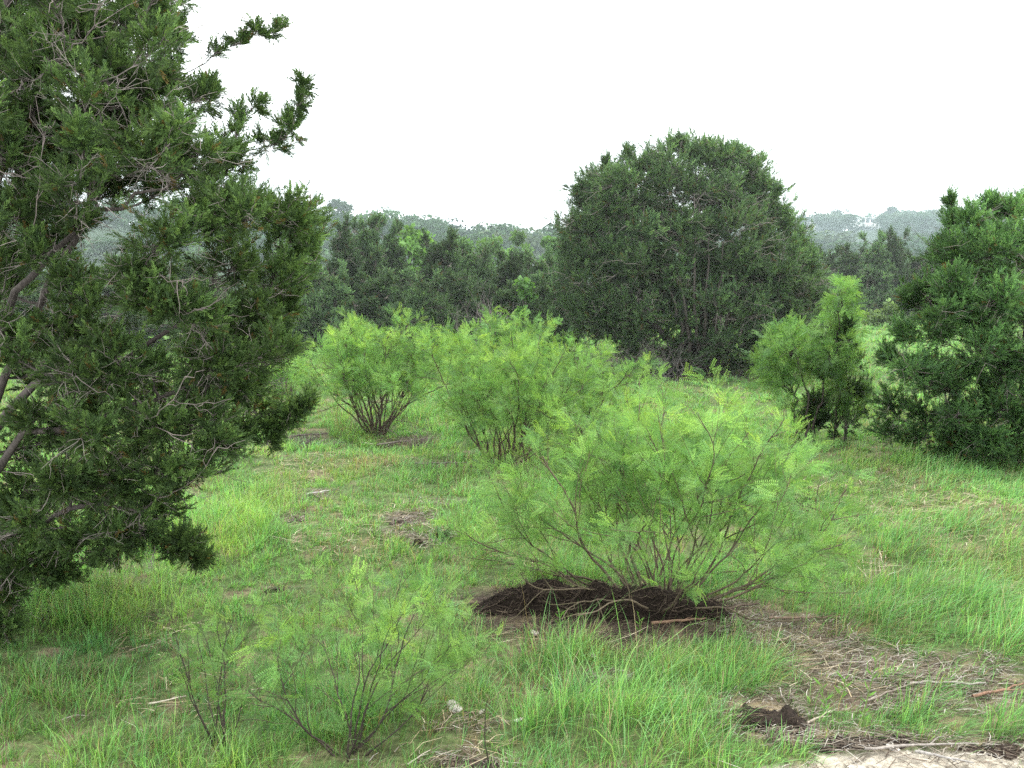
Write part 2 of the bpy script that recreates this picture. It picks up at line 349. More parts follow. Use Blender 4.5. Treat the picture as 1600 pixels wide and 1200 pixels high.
def juniper(name, label, stems, pads, origin, ntw=26, nsp=7, spl=.15, wid=.035, nspike=22, dead=6, mat='juniper', group=None, tone=1.0, up=.35, twr=.0045, colvar=.25, limbr=.03, cat='tree', sun=np.array([.45, .1, .6]), bare=0, prad=1.0, ctint=(1, 1, 1)):
    o = thing(name, label, cat, origin, group); origin = np.asarray(origin, float)
    wood = MB(); fol = MB(); sk = []
    for pts, r0, r1 in stems:
        pts = np.asarray(pts, float); n = max(6, int(np.linalg.norm(np.diff(pts, axis=0), axis=1).sum() / .22))
        q = np.linspace(0, len(pts) - 1, n); pp = np.stack([np.interp(q, np.arange(len(pts)), pts[:, i]) for i in range(3)], 1)
        pp[1:-1] += rng.normal(0, .022, (n - 2, 3)); rr = np.linspace(r0, r1, n)
        wood.tube(pp - origin, rr, 7, BARKC * rng.uniform(.8, 1.1)); sk += [(pp[i], rr[i]) for i in range(n)]
    sprays = [make_spray(nspike, 10 + i, wid) for i in range(4)]
    acc = [[] for _ in range(4)]
    order = sorted(range(len(pads)), key=lambda i: min(np.linalg.norm(s[0] - pads[i][0]) for s in sk))
    allc = np.array([p[0] for p in pads]); cen = allc.mean(0)
    for i in order:
        c, r = np.asarray(pads[i][0], float), np.asarray(pads[i][1], float) * prad
        dens = pads[i][2] if len(pads[i]) > 2 else 1.0
        sp_ = np.array([s[0] for s in sk]); hd = np.linalg.norm((sp_ - c)[:, :2], axis=1)
        cost = np.linalg.norm(sp_ - c, axis=1) + 1.6 * np.maximum(0, sp_[:, 2] - (c[2] - .25 * hd)) + .0 * hd
        j = int(np.argmin(cost)); a, ra = sk[j]
        L = np.linalg.norm(c - a); n = max(4, int(L / .14))
        out = norm(c - a)
        limb = curve(a, c + out * r.mean() * .3, n, np.array([0, 0, -.18 * L]) + rng.normal(0, .06 * L, 3), .018)
        r0 = min(ra * .75, limbr * (.5 + .4 * L)); rr = np.linspace(r0, max(.004, r0 * .3), n)
        wood.tube(limb - origin, rr, 5, (BARKC if rng.random() < .6 else DEADC * .8) * rng.uniform(.7, 1.15)); sk += [(limb[q], rr[q]) for q in range(1, n)]
        outward = norm(c - np.array([cen[0], cen[1], cen[2] - .5]))
        ptone = tone * rng.uniform(1 - colvar, 1 + colvar)
        for k in range(max(3, int(ntw * dens))):
            dv = norm(rng.normal(0, 1, 3) + outward * .55 + np.array([0, 0, .35]))
            tip = c + dv * r * (rng.random() ** .4) * 1.05
            q = rng.uniform(.45, 1.0); ip = q * (n - 1); i0 = int(min(ip, n - 2)); root = limb[i0] + (limb[i0 + 1] - limb[i0]) * (ip - i0)
            Lt = np.linalg.norm(tip - root)
            tw = curve(root, tip, 5, np.array([0, 0, -.22 * Lt]), .03)
            wood.tube(tw - origin, np.linspace(twr, twr * .4, 5), 3, (BARKC * .9 if rng.random() < .6 else DEADC) * rng.uniform(.6, 1.2))
            td = norm(tw[-1] - tw[-3])
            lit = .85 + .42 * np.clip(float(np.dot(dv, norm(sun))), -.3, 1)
            tv = rng.uniform(.3, 1.0, nsp); tv[0] = 1; f = tv * 4; a0 = np.minimum(f, 3).astype(int)
            pos = tw[a0] + (tw[a0 + 1] - tw[a0]) * (f - a0)[:, None] - origin
            d = norm(td * .6 + dv * .4 + np.array([0, 0, up]) + rng.normal(0, .55, (nsp, 3)))
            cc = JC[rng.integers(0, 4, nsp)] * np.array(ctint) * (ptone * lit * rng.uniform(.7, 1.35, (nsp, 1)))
            br = rng.random(nsp) < .02; cc[br] = np.array([.14, .10, .03]) * .8
            acc[rng.integers(0, 4)].append((pos, d, spl * rng.uniform(.6, 1.35, nsp), cc))
        for k in range(int(dead * dens + rng.random())):
            q = rng.integers(0, n); root = limb[q]; dv = norm(rng.normal(0, 1, 3) * np.array([1, 1, .7]) + out * .4)
            ln = rng.uniform(.6, 1.5) * r.mean()
            tw = curve(root, root + dv * ln, 5, np.array([0, 0, rng.normal(0, .15) * ln]), .05)
            cc = DEADC * rng.uniform(.55, 1.25); wood.tube(tw - origin, np.linspace(twr * .9, twr * .3, 5), 3, cc)
            for z in range(2):
                b0 = tw[rng.integers(1, 4)]; dv2 = norm(dv + rng.normal(0, .6, 3)); wood.tube(curve(b0, b0 + dv2 * ln * .5, 4, np.zeros(3), .05) - origin, np.linspace(twr * .6, twr * .25, 4), 3, cc)
    for k in range(bare):
        p0, r_ = sk[rng.integers(20, len(sk))]; e = p0 + np.array([rng.uniform(.15, .6), -rng.uniform(.25, .75), rng.normal(.05, .2)])
        qx, qy = to_px(e[0], e[1], e[2])
        if qx > 400 or (qy < 330 and qx > 180) or qy > 800: continue
        cc = DEADC * np.array([1, .95, .97]) * rng.uniform(.45, 1.0)
        tw = curve(p0, e, 9, np.array([0, 0, -.12]), .012); wood.tube(tw - origin, np.linspace(.0042, .0014, 9), 4, cc)
        for z in range(3):
            b0 = tw[rng.integers(3, 8)]; wood.tube(curve(b0, b0 + norm(e - p0 + rng.normal(0, .25, 3)) * rng.uniform(.1, .3), 5, np.zeros(3), .04) - origin, np.linspace(.003, .001, 5), 3, cc)
    for i in range(4):
        if not acc[i]: continue
        pos, d, sc, cc = [np.concatenate([a[q] for a in acc[i]]) for q in range(4)]
        v, f, t = sprays[i]
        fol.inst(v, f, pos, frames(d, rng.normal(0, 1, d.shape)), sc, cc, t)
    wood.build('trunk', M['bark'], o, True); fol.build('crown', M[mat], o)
    return o
def pads_px(L, zr=1.0):
    out = []
    for a in L:
        px, py, rx, ry, Y = a[:5]; s = Y / F
        out.append((P(px, py, Y), np.array([rx * s, (rx + ry) * .5 * s * zr, ry * s]), a[5] if len(a) > 5 else 1.0))
    return out
# the near juniper at the left edge
LEFT = [(30, 20, 80, 60, 6.6), (130, 40, 70, 60, 6.2), (215, 8, 45, 35, 6.6), (60, 125, 80, 60, 6.0), (165, 110, 55, 45, 6.0), (270, 62, 24, 36, 6.5, .8), (262, 125, 26, 32, 6.4, .6),
    (30, 220, 75, 60, 6.2), (105, 225, 45, 45, 6.5), (205, 150, 35, 30, 6.4, .8), (255, 185, 55, 38, 6.0), (325, 155, 22, 28, 6.1, .7), (305, 245, 65, 48, 5.8), (355, 250, 42, 40, 6.2),
    (375, 185, 22, 22, 6.3, .35), (398, 165, 10, 14, 6.3, .2), (425, 225, 30, 26, 6.4, .4), (450, 205, 26, 28, 6.4, .4), (466, 160, 12, 30, 6.4, .3), (474, 135, 7, 12, 6.4, .12), (340, 78, 12, 10, 6.5, .15), (375, 66, 22, 12, 6.5, .25), (398, 52, 16, 12, 6.5, .2), (430, 46, 14, 9, 6.5, .2),
    (60, 330, 50, 35, 6.6, .6), (320, 325, 55, 38, 5.8), (250, 300, 45, 30, 6.3, .7), (255, 365, 70, 55, 5.5), (390, 335, 55, 42, 6.2), (445, 345, 45, 45, 6.3), (470, 385, 32, 40, 6.4), (430, 425, 55, 45, 6.2), (360, 415, 60, 50, 5.8),
    (215, 440, 60, 40, 5.6), (140, 470, 50, 38, 5.8, .7), (50, 520, 50, 35, 6.3, .6), (30, 420, 40, 30, 6.5, .5), (295, 490, 60, 45, 5.6), (390, 490, 52, 42, 6.0), (440, 480, 32, 36, 6.4, .8), (420, 540, 34, 34, 6.3, .8),
    (180, 580, 60, 40, 5.6, .8), (335, 565, 65, 45, 5.8), (390, 600, 36, 36, 6.2), (60, 650, 60, 48, 5.8, .8), (140, 670, 60, 46, 5.5), (240, 655, 60, 42, 5.6), (320, 650, 55, 45, 5.8), (375, 670, 26, 30, 6.2, .7),
    (425, 665, 18, 14, 6.3, .5), (448, 652, 26, 20, 6.3, .6), (470, 636, 18, 13, 6.3, .4), (484, 625, 8, 8, 6.3, .15), (418, 690, 12, 18, 6.3, .3), (270, 725, 55, 36, 5.6), (180, 750, 60, 40, 5.7), (95, 740, 50, 40, 5.6), (30, 780, 50, 48, 5.9), (125, 825, 60, 36, 5.7), (215, 822, 45, 28, 5.8),
    (285, 845, 34, 26, 5.8), (305, 868, 20, 14, 5.8, .6), (65, 865, 50, 34, 5.8), (95, 895, 26, 16, 5.8, .6), (18, 915, 24, 36, 5.9, .9), (8, 975, 20, 20, 5.9, .7), (-60, 880, 60, 60, 5.8), (-90, 700, 70, 70, 6.2), (-100, 500, 70, 80, 6.4), (-90, 250, 70, 90, 6.4), (-60, 60, 70, 80, 6.4), (80, -70, 90, 50, 6.4), (200, -60, 60, 40, 6.5), (-40, -160, 120, 60, 6.4), (120, -180, 80, 60, 6.4)]
def inpoly(px, py, poly):
    c = False; j = len(poly) - 1
    for i in range(len(poly)):
        if (poly[i][1] > py) != (poly[j][1] > py) and px < (poly[j][0] - poly[i][0]) * (py - poly[i][1]) / (poly[j][1] - poly[i][1]) + poly[i][0]: c = not c
        j = i
    return c
def filler(poly, n, r0, r1, Ya, Yb, dens, thin=None):
    out = []; xs = [p[0] for p in poly]; ys_ = [p[1] for p in poly]
    while len(out) < n:
        x = rng.uniform(min(xs), max(xs)); y = rng.uniform(min(ys_), max(ys_))
        if not inpoly(x, y, poly): continue
        if thin and thin[0] < x < thin[2] and thin[1] < y < thin[3] and rng.random() < .5: continue
        r = rng.uniform(r0, r1); out.append((x, y, r * 1.15, r * .85, rng.uniform(Ya, Yb), dens))
    return out
LEFT += filler([(-60, -40), (260, -40), (275, 80), (270, 130), (320, 165), (370, 240), (370, 290), (440, 310), (475, 350), (465, 420), (440, 520), (410, 570), (400, 640), (355, 690), (300, 730), (255, 780), (300, 850), (240, 855), (180, 850), (90, 870), (40, 890), (0, 950), (-60, 950)], 125, 34, 60, 5.5, 7.2, .62, (20, 300, 215, 450))
LEFT += [(20, 330, 50, 36, 5.9, .6), (85, 300, 45, 34, 5.9, .6), (70, 395, 48, 34, 5.8, .55), (10, 430, 45, 40, 5.8, .6), (120, 350, 40, 30, 5.9, .5), (20, 540, 45, 36, 5.7, .6), (110, 440, 45, 34, 5.8, .55), (10, 250, 60, 40, 5.9, .7), (150, 260, 40, 34, 6.0, .6)]
LEFT += filler([(20, 150), (150, 140), (215, 150), (200, 230), (150, 320), (30, 330)], 9, 26, 40, 6.2, 6.9, .6)
LEFT += filler([(-40, -30), (250, -30), (260, 120), (180, 220), (60, 300), (-40, 330)], 26, 34, 52, 6.0, 7.0, .65)
bx, by = G(-170, 1000)
base = np.array([bx, by, gz(bx, by) - .05])
S = lambda L: np.array([base] + [P(*a) for a in L])
stemsL = [(S([(-90, 780, 6.3), (20, 560, 6.3), (105, 400, 6.3), (165, 230, 6.4), (215, 110, 6.5), (275, -40, 6.5)]), .034, .008),
    (S([(-140, 700, 6.4), (-100, 400, 6.5), (-40, 150, 6.5), (20, -60, 6.5), (60, -200, 6.5)]), .055, .02),
    (S([(-90, 820, 6.2), (30, 610, 6.0), (190, 560, 5.9), (330, 480, 6.0)]), .045, .009),
    (S([(-100, 800, 6.2), (20, 480, 6.1), (130, 345, 6.1), (260, 295, 6.1)]), .04, .008),
    (S([(-100, 870, 6.1), (20, 690, 5.8), (160, 650, 5.7), (300, 600, 5.9)]), .04, .008),
    (S([(-110, 900, 6.1), (0, 825, 5.8), (110, 790, 5.7), (220, 800, 5.8)]), .038, .008),
    (S([(-130, 600, 6.4), (10, 260, 6.4), (80, 120, 6.3), (140, 60, 6.3)]), .04, .01)]
juniper('juniper_tree', 'large dark juniper leaning in from the left edge, with tangled bare branches', stemsL, pads_px(LEFT), base, ntw=34, nsp=16, spl=.078, wid=.055, nspike=18, dead=13, twr=.0030, limbr=.016, tone=1.36, prad=1.12, bare=120, ctint=(1.14, 1, .9))
# the juniper at the right edge
RIGHT = [(1488, 352, 16, 30, 11.6, .7), (1486, 318, 6, 14, 11.6, .3), (1520, 350, 34, 30, 11.4), (1548, 325, 16, 20, 11.5, .8), (1575, 335, 30, 30, 11.5), (1600, 325, 16, 22, 11.7, .7), (1640, 360, 50, 40, 11.8), (1655, 320, 40, 30, 11.9),
    (1500, 400, 40, 36, 11.2), (1555, 400, 50, 40, 10.9), (1610, 410, 50, 45, 11.0), (1450, 455, 36, 28, 11.3), (1500, 465, 48, 40, 10.9), (1565, 475, 55, 45, 10.6), (1630, 490, 60, 50, 10.8), (1422, 470, 16, 18, 11.5, .6), (1415, 520, 22, 22, 11.4, .8),
    (1470, 525, 48, 36, 11.0), (1540, 545, 50, 40, 10.7), (1600, 560, 55, 40, 10.7), (1430, 575, 40, 30, 11.2, .9), (1390, 560, 18, 22, 11.5, .6), (1480, 600, 45, 32, 11.0, .8), (1550, 610, 40, 30, 11.2, .6), (1395, 630, 30, 25, 11.5, .7), (1440, 640, 36, 24, 11.2, .8),
    (1490, 665, 40, 24, 11.3, .7), (1385, 672, 26, 18, 11.6, .5), (1430, 680, 24, 16, 11.4, .5), (1545, 690, 50, 24, 11.2, .8), (1480, 705, 40, 18, 11.3, .6), (1600, 670, 45, 30, 11.0, .8), (1600, 720, 50, 22, 11.2), (1690, 420, 70, 70, 11.5), (1700, 600, 70, 70, 11.3), (1690, 700, 60, 30, 11.2)]
RIGHT += filler([(1490, 345), (1560, 345), (1640, 335), (1700, 720), (1480, 700), (1440, 640), (1420, 560), (1440, 460)], 62, 28, 46, 10.6, 12.8, .65)
RIGHT += filler([(1480, 640), (1620, 600), (1620, 720), (1500, 715)], 12, 26, 40, 10.6, 11.6, .65)
bx, by = G(1625, 728); base = np.array([bx, by, gz(bx, by) - .05])
stemsR = [(S([(1615, 600, 11.8), (1600, 460, 11.7), (1590, 360, 11.7)]), .10, .015), (S([(1580, 655, 11.7), (1530, 635, 11.5), (1480, 632, 11.4)]), .06, .012), (S([(1660, 560, 11.8), (1670, 380, 11.8)]), .08, .015), (S([(1570, 600, 11.6), (1520, 480, 11.4), (1490, 380, 11.5)]), .06, .01)]
juniper('juniper_tree', 'juniper at the right edge with low spreading limbs and pointed tips', stemsR, pads_px(RIGHT), base, ntw=38, nsp=15, spl=.10, wid=.065, nspike=15, dead=7, twr=.0042, limbr=.018, tone=2.25, prad=1.13)
# the big round juniper
BIGP = [(1050, 235, 40, 22, 21), (1000, 262, 40, 28, 20.6), (955, 285, 36, 28, 20.8), (1085, 245, 36, 24, 20.8), (1130, 250, 34, 24, 20.8), (1170, 262, 30, 24, 21), (1188, 300, 26, 24, 21), (1200, 325, 16, 24, 21.2, .7),
    (918, 318, 22, 22, 21, .8), (908, 305, 10, 10, 21, .5), (930, 350, 34, 30, 20.6), (985, 310, 46, 34, 20.2), (1035, 290, 44, 34, 20.0), (1085, 300, 44, 34, 20.0), (1140, 300, 44, 34, 20.1, .8), (1170, 345, 36, 32, 20.4),
    (900, 385, 22, 16, 21, .7), (950, 400, 46, 36, 20.0), (1010, 370, 46, 36, 19.6), (1070, 360, 40, 30, 19.8, .5), (1120, 360, 40, 30, 19.9, .6), (1000, 420, 50, 36, 19.4), (1055, 430, 30, 40, 19.6, .5), (1190, 385, 40, 34, 20.2), (1220, 350, 26, 22, 20.9), (1240, 380, 28, 28, 20.8),
    (1150, 410, 46, 36, 19.7), (1210, 430, 44, 36, 19.8), (1255, 420, 26, 34, 20.6), (1265, 465, 22, 30, 20.6), (900, 430, 24, 40, 20.9), (905, 480, 26, 26, 20.6), (945, 465, 44, 36, 19.8), (1000, 485, 50, 36, 19.5), (1060, 500, 36, 30, 19.9, .5), (1120, 470, 40, 36, 19.6, .8),
    (1175, 490, 46, 36, 19.4), (1230, 495, 40, 30, 19.8), (950, 515, 30, 20, 20.2, .8), (990, 540, 40, 24, 19.9), (1050, 545, 36, 22, 20, .7), (1120, 530, 44, 30, 19.7), (1180, 540, 40, 24, 19.8), (1230, 540, 36, 18, 20.2, .7), (1010, 565, 40, 14, 20, .7), (1070, 568, 36, 12, 20.2, .5), (1140, 563, 40, 14, 20, .7),
    (1060, 225, 10, 12, 20.8, .4), (1105, 230, 8, 12, 20.8, .4), (1150, 238, 10, 10, 20.8, .4), (980, 240, 8, 12, 20.8, .4), (950, 258, 8, 14, 20.9, .4), (1212, 300, 8, 16, 21.1, .3),
    (1020, 330, 60, 60, 22.4), (1120, 330, 70, 60, 22.4), (1180, 430, 70, 60, 22.4), (950, 430, 60, 60, 22.2), (1050, 460, 70, 60, 22.8)]
BIGP += filler([(960, 270), (1040, 235), (1150, 245), (1200, 310), (1235, 370), (1265, 430), (1260, 540), (1160, 570), (1000, 570), (930, 510), (900, 430), (905, 330)], 150, 28, 46, 19.6, 22.4, .65, (1030, 430, 1120, 580))
BIGP += filler([(905, 300), (960, 270), (1000, 330), (960, 420), (910, 420)], 16, 24, 36, 20.2, 21.8, .65)
bx, by = G(1095, 578); base = np.array([bx, by, gz(bx, by) - .05])
stemsB = [(S([(1100, 500, 20.9), (1103, 420, 20.8), (1090, 330, 20.8), (1080, 260, 20.8)]), .12, .03), (S([(1075, 520, 20.7), (1040, 420, 20.6), (1000, 320, 20.7)]), .13, .03), (S([(1120, 500, 20.8), (1160, 400, 20.7), (1180, 310, 20.9)]), .13, .03), (S([(1060, 540, 20.6), (990, 480, 20.4), (930, 400, 20.6)]), .1, .02), (S([(1140, 540, 20.6), (1210, 470, 20.4), (1245, 420, 20.6)]), .1, .02)] + [(np.array([P(x0, 572, 20.2), P((x0 + x1) / 2 + rng.uniform(-6, 6), 490, 19.7), P(x1, y1, 19.7)]), .045, .012) for x0, x1, y1 in [(1098, 1108, 360), (1082, 1062, 400), (1112, 1130, 380), (1070, 1040, 430), (1092, 1085, 330), (1120, 1150, 430)]]
juniper('juniper_tree', 'big round dome-shaped juniper standing alone right of centre', stemsB, pads_px(BIGP, 1.3), base, ntw=40, nsp=13, spl=.145, wid=.08, nspike=13, dead=8, twr=.007, limbr=.028, tone=1.75, prad=1.1, ctint=(1.12, 1.0, 1.2))
# juniper saplings
def sapling(px, py, toppy, wpx, label, tone=1.0, Y=None, lean=0):
    x, y = G(px, py); b = np.array([x, y, gz(x, y) - .03]); top = P(px + lean, toppy, y)
    h = top[2] - b[2]; w = wpx / F * y; pads = []
    for i in range(int(6 + h * 5)):
        t = rng.uniform(.14, .97); a = rng.uniform(0, 6.28); rad = w * .42 * (1 - .75 * t)
        pads.append((b + (top - b) * t + np.array([math.cos(a) * rad, math.sin(a) * rad, 0]), np.array([.28, .28, .3]) * w * (1.1 - .6 * t), .6))
    return juniper('juniper_sapling', label, [((b, b + (top - b) * .5 + np.array([.03, 0, 0]), top), .022, .004)], pads, b, ntw=16, nsp=6, spl=.13, wid=.07, nspike=16, dead=3, twr=.004, limbr=.012, tone=tone, cat='sapling')
sapling(1320, 690, 505, 100, 'slim dark juniper sapling beside the small mesquite tree', .9)
sapling(1272, 688, 600, 46, 'short dark juniper sapling under the small mesquite tree', .85)
# ------------------------------------------------------------------ the line of junipers behind the clearing
def proto_tree(seed, h, w, spiky, npad, tone):
    global rng
    keep = rng; rng = np.random.default_rng(seed)
    base = np.zeros(3); pads = []
    for i in range(npad):
        t = rng.uniform(.06, 1.0) ** .8; prof = (math.sin(math.pi * min(1, t * .75 + .28)) ** .7) if not spiky else (1.05 - t) ** .7 * (.6 + .4 * min(1, t * 6))
        a = rng.uniform(0, 6.28); rad = w * .5 * prof * rng.uniform(.35, .9)
        pads.append((np.array([math.cos(a) * rad, math.sin(a) * rad, h * (.04 + .84 * t)]), np.array([.22, .22, .19]) * w * rng.uniform(.55, 1.0) * (1.1 - .45 * t)))
    for i in range(4): pads.append((np.array([rng.normal(0, .12 * w), rng.normal(0, .12 * w), h * rng.uniform(.94, 1.02)]), np.array([.06, .06, .12]) * w, .5))
    stems = [((base - np.array([0, 0, .1]), np.array([.1, 0, h * .45]), np.array([0, 0, h * .92])), .14, .02), ((base - np.array([0, 0, .1]), np.array([-.35 * w * .5, .1, h * .4]), np.array([-.28 * w, 0, h * .72])), .09, .015), ((base - np.array([0, 0, .1]), np.array([.2 * w, -.1, h * .35]), np.array([.3 * w, 0, h * .7])), .09, .015)]
    o = juniper('juniper_tree', 'x', stems, pads, base, ntw=24, nsp=9, spl=.19, wid=.09, nspike=12, dead=5, twr=.010, limbr=.035, mat='juniper_far', tone=tone * 1.65, ctint=(1.15, 1.0, 1.35))  # haze over the treeline put into the foliage colour, paler and bluer
    rng = keep
    return o
PR = [proto_tree(101, 3.4, 3.0, False, 54, 1.0), proto_tree(102, 3.6, 2.6, True, 54, 1.05), proto_tree(103, 3.2, 3.2, False, 54, 1.1), proto_tree(104, 3.5, 2.8, True, 54, .95)]
PH = [3.4, 3.6, 3.2, 3.5]; PW = [3.0, 2.6, 3.2, 2.8]
used = set()
def place(k, px, toppy, wpx, Y, label, rot=None, group='junipers in the line behind the clearing'):
    o = PR[k] if k not in used else copy_tree(PR[k]); used.add(k)
    t = P(px, toppy, Y); zb = gz(t[0], Y) - .05; h = t[2] - zb
    o.location = (t[0], Y, zb); sx = wpx / F * Y / PW[k]
    o.scale = (sx, sx, h / PH[k]); o.rotation_euler = (0, 0, random.uniform(0, 6.28) if rot is None else rot)
    tag(o, label, 'tree', group)
TL = [(1, 575, 338, 120, 28, 'tall pointed juniper in the back row, left of the pale leafy trees'), (3, 535, 345, 120, 27, 'pointed juniper in the back row just right of the left edge tree'), (1, 607, 345, 100, 29.5, 'narrow juniper in the back row beside the pale green crown'),
    (0, 690, 362, 150, 27.5, 'broad juniper in the back row below the middle of the left ridge'), (2, 740, 380, 140, 29, 'round juniper in the back row behind the purplish dead brush'), (0, 795, 392, 130, 28, 'round juniper in the back row above the far mesquite shrub'), (2, 845, 392, 120, 27.5, 'round juniper in the back row left of the shaggy dark one'),
    (3, 888, 356, 80, 23.4, 'shaggy dark juniper touching the left side of the dome-shaped juniper'), (2, 470, 385, 180, 24.5, 'wide juniper partly hidden behind the left edge tree'), (0, 420, 400, 180, 25.5, 'juniper almost hidden behind the left edge tree'), (2, 520, 415, 130, 24, 'low juniper in the front row above the left mesquite shrub'),
    (0, 590, 420, 150, 24, 'middle juniper in the front row right above the left mesquite shrub'), (2, 660, 425, 150, 24.2, 'wide juniper in the front row left of the dead brush'), (3, 720, 420, 110, 25.5, 'upright juniper in the front row right behind the dead brush'), (0, 790, 438, 130, 24.6, 'low juniper in the front row behind the far mesquite shrub'), (2, 850, 430, 130, 24.4, 'low juniper in the front row behind the leafy bush'),
    (1, 1370, 372, 90, 38, 'pointed juniper in the right gap, left of the twin tips'), (3, 1398, 370, 80, 39, 'pointed juniper in the right gap, below the white house'), (0, 1330, 392, 110, 40, 'low juniper in the right gap next to the dome-shaped juniper'), (2, 1295, 398, 90, 41, 'low juniper half hidden behind the right side of the dome-shaped juniper'),
    (0, 1440, 398, 120, 41, 'low juniper in the right gap behind the right edge tree'), (3, 1472, 378, 100, 38, 'juniper in the right gap just left of the right edge tree'), (1, 1540, 390, 150, 40, 'juniper showing only through the right edge tree'), (2, 1240, 420, 150, 40, 'juniper showing only through the dome-shaped juniper'), (0, 1000, 400, 180, 34, 'juniper straight behind the left half of the dome-shaped juniper'), (2, 1150, 400, 180, 36, 'juniper straight behind the right half of the dome-shaped juniper'), (0, 1620, 395, 170, 37, 'juniper at the far right behind the right edge tree'), (2, 300, 400, 220, 26, 'juniper showing through the lower branches of the left edge tree'), (0, 160, 400, 240, 27, 'juniper showing through the middle of the left edge tree'), (2, 20, 390, 240, 27, 'juniper at the far left behind the left edge tree')]
for a in TL: place(a[0], a[1], a[2] + (13 if a[1] < 860 else 0), *a[3:])
# ------------------------------------------------------------------ broadleaf trees and bushes
def leaf_proto():
    v = np.array([[0, 0, 0], [.38, .06, .5], [0, 0, 1], [-.38, .06, .5]]); return v, np.array([[0, 1, 2], [0, 2, 3]]), np.array([.8, 1, 1.2, 1])
def broadleaf(name, label, b, h, w, nclump, nleaf, ls, colr, cat='tree', group=None, trunkfrac=.25):
    b = np.asarray(b, float); o = thing(name, label, cat, b, group); wood = MB(); fol = MB()
    top = np.array([0, 0, h])
    wood.tube(curve(np.array([0, 0, -.1]), top * .85, 7, rng.normal(0, .05 * h, 3), .015), np.linspace(.03 * h, .006 * h, 7), 6, BARKC * .9)
    pos = []; dd = []; sc = []; cc = []
    for i in range(nclump):
        t = rng.uniform(trunkfrac, 1); a = rng.uniform(0, 6.28); prof = math.sin(math.pi * (.12 + .8 * (t - trunkfrac) / (1 - trunkfrac)))
        c = np.array([math.cos(a) * w * .5 * prof * rng.uniform(.4, .95), math.sin(a) * w * .5 * prof * rng.uniform(.4, .95), h * t])
        wood.tube(curve(np.array([0, 0, h * t * .6]), c, 5, np.array([0, 0, -.05 * h]), .03), np.linspace(.009 * h, .002 * h, 5), 4, BARKC)
        cr = w * .17 * rng.uniform(.6, 1.2); tone = rng.uniform(.7, 1.3)
        d = norm(rng.normal(0, 1, (nleaf, 3))); p = c + d * cr * (rng.random((nleaf, 1)) ** .5) * np.array([1, 1, .8])
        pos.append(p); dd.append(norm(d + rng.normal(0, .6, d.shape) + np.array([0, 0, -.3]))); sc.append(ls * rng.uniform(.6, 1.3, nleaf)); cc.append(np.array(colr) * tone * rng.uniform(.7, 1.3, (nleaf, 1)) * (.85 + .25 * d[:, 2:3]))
    v, f, t = leaf_proto(); d = np.concatenate(dd)
    fol.inst(v, f, np.concatenate(pos), frames(d, rng.normal(0, 1, d.shape)), np.concatenate(sc), np.concatenate(cc), t)
    wood.build('trunk', M['bark'], o, True); fol.build('crown', M['broad'], o); return o
def bl(px, toppy, wpx, Y, label, colr=(.10, .21, .06), ls=.22, nc=20, nl=60, name='broadleaf_tree', cat='tree', tf=.25):
    t = P(px, toppy, Y); zb = gz(t[0], Y) - .03
    return broadleaf(name, label, (t[0], Y, zb), t[2] - zb, wpx / F * Y, nc, nl, ls, colr, cat, None, tf)
bl(640, 356, 80, 36, 'pale green leafy crown rising between the pointed junipers', (.12, .25, .06))
bl(765, 373, 70, 44, 'pale leafy tree behind the juniper line, below the ridge dip', (.11, .22, .07))
bl(805, 369, 60, 46, 'hazy light green leafy tree behind the juniper line', (.11, .21, .08))
bl(862, 376, 60, 42, 'light green leafy tree left of the dome-shaped juniper', (.10, .21, .07))
bl(722, 378, 50, 40, 'small pale leafy crown behind the juniper line', (.11, .23, .07))
bl(820, 440, 42, 22.6, 'small bright leafy bush at the foot of the juniper line', (.10, .22, .06), .13, 12, 50, 'leafy_bush', 'bush', .1)
bl(1392, 474, 40, 34, 'pale leafy bush in the right gap on the far grass', (.15, .24, .09), .14, 10, 40, 'leafy_bush', 'bush', .05)
bl(1365, 488, 40, 34.5, 'low pale bush beside the far grass strip in the right gap', (.15, .24, .09), .14, 8, 40, 'leafy_bush', 'bush', .05)
bl(1478, 420, 24, 36, 'narrow bright leafy tree left of the right edge juniper', (.12, .27, .09), .18, 12, 40)
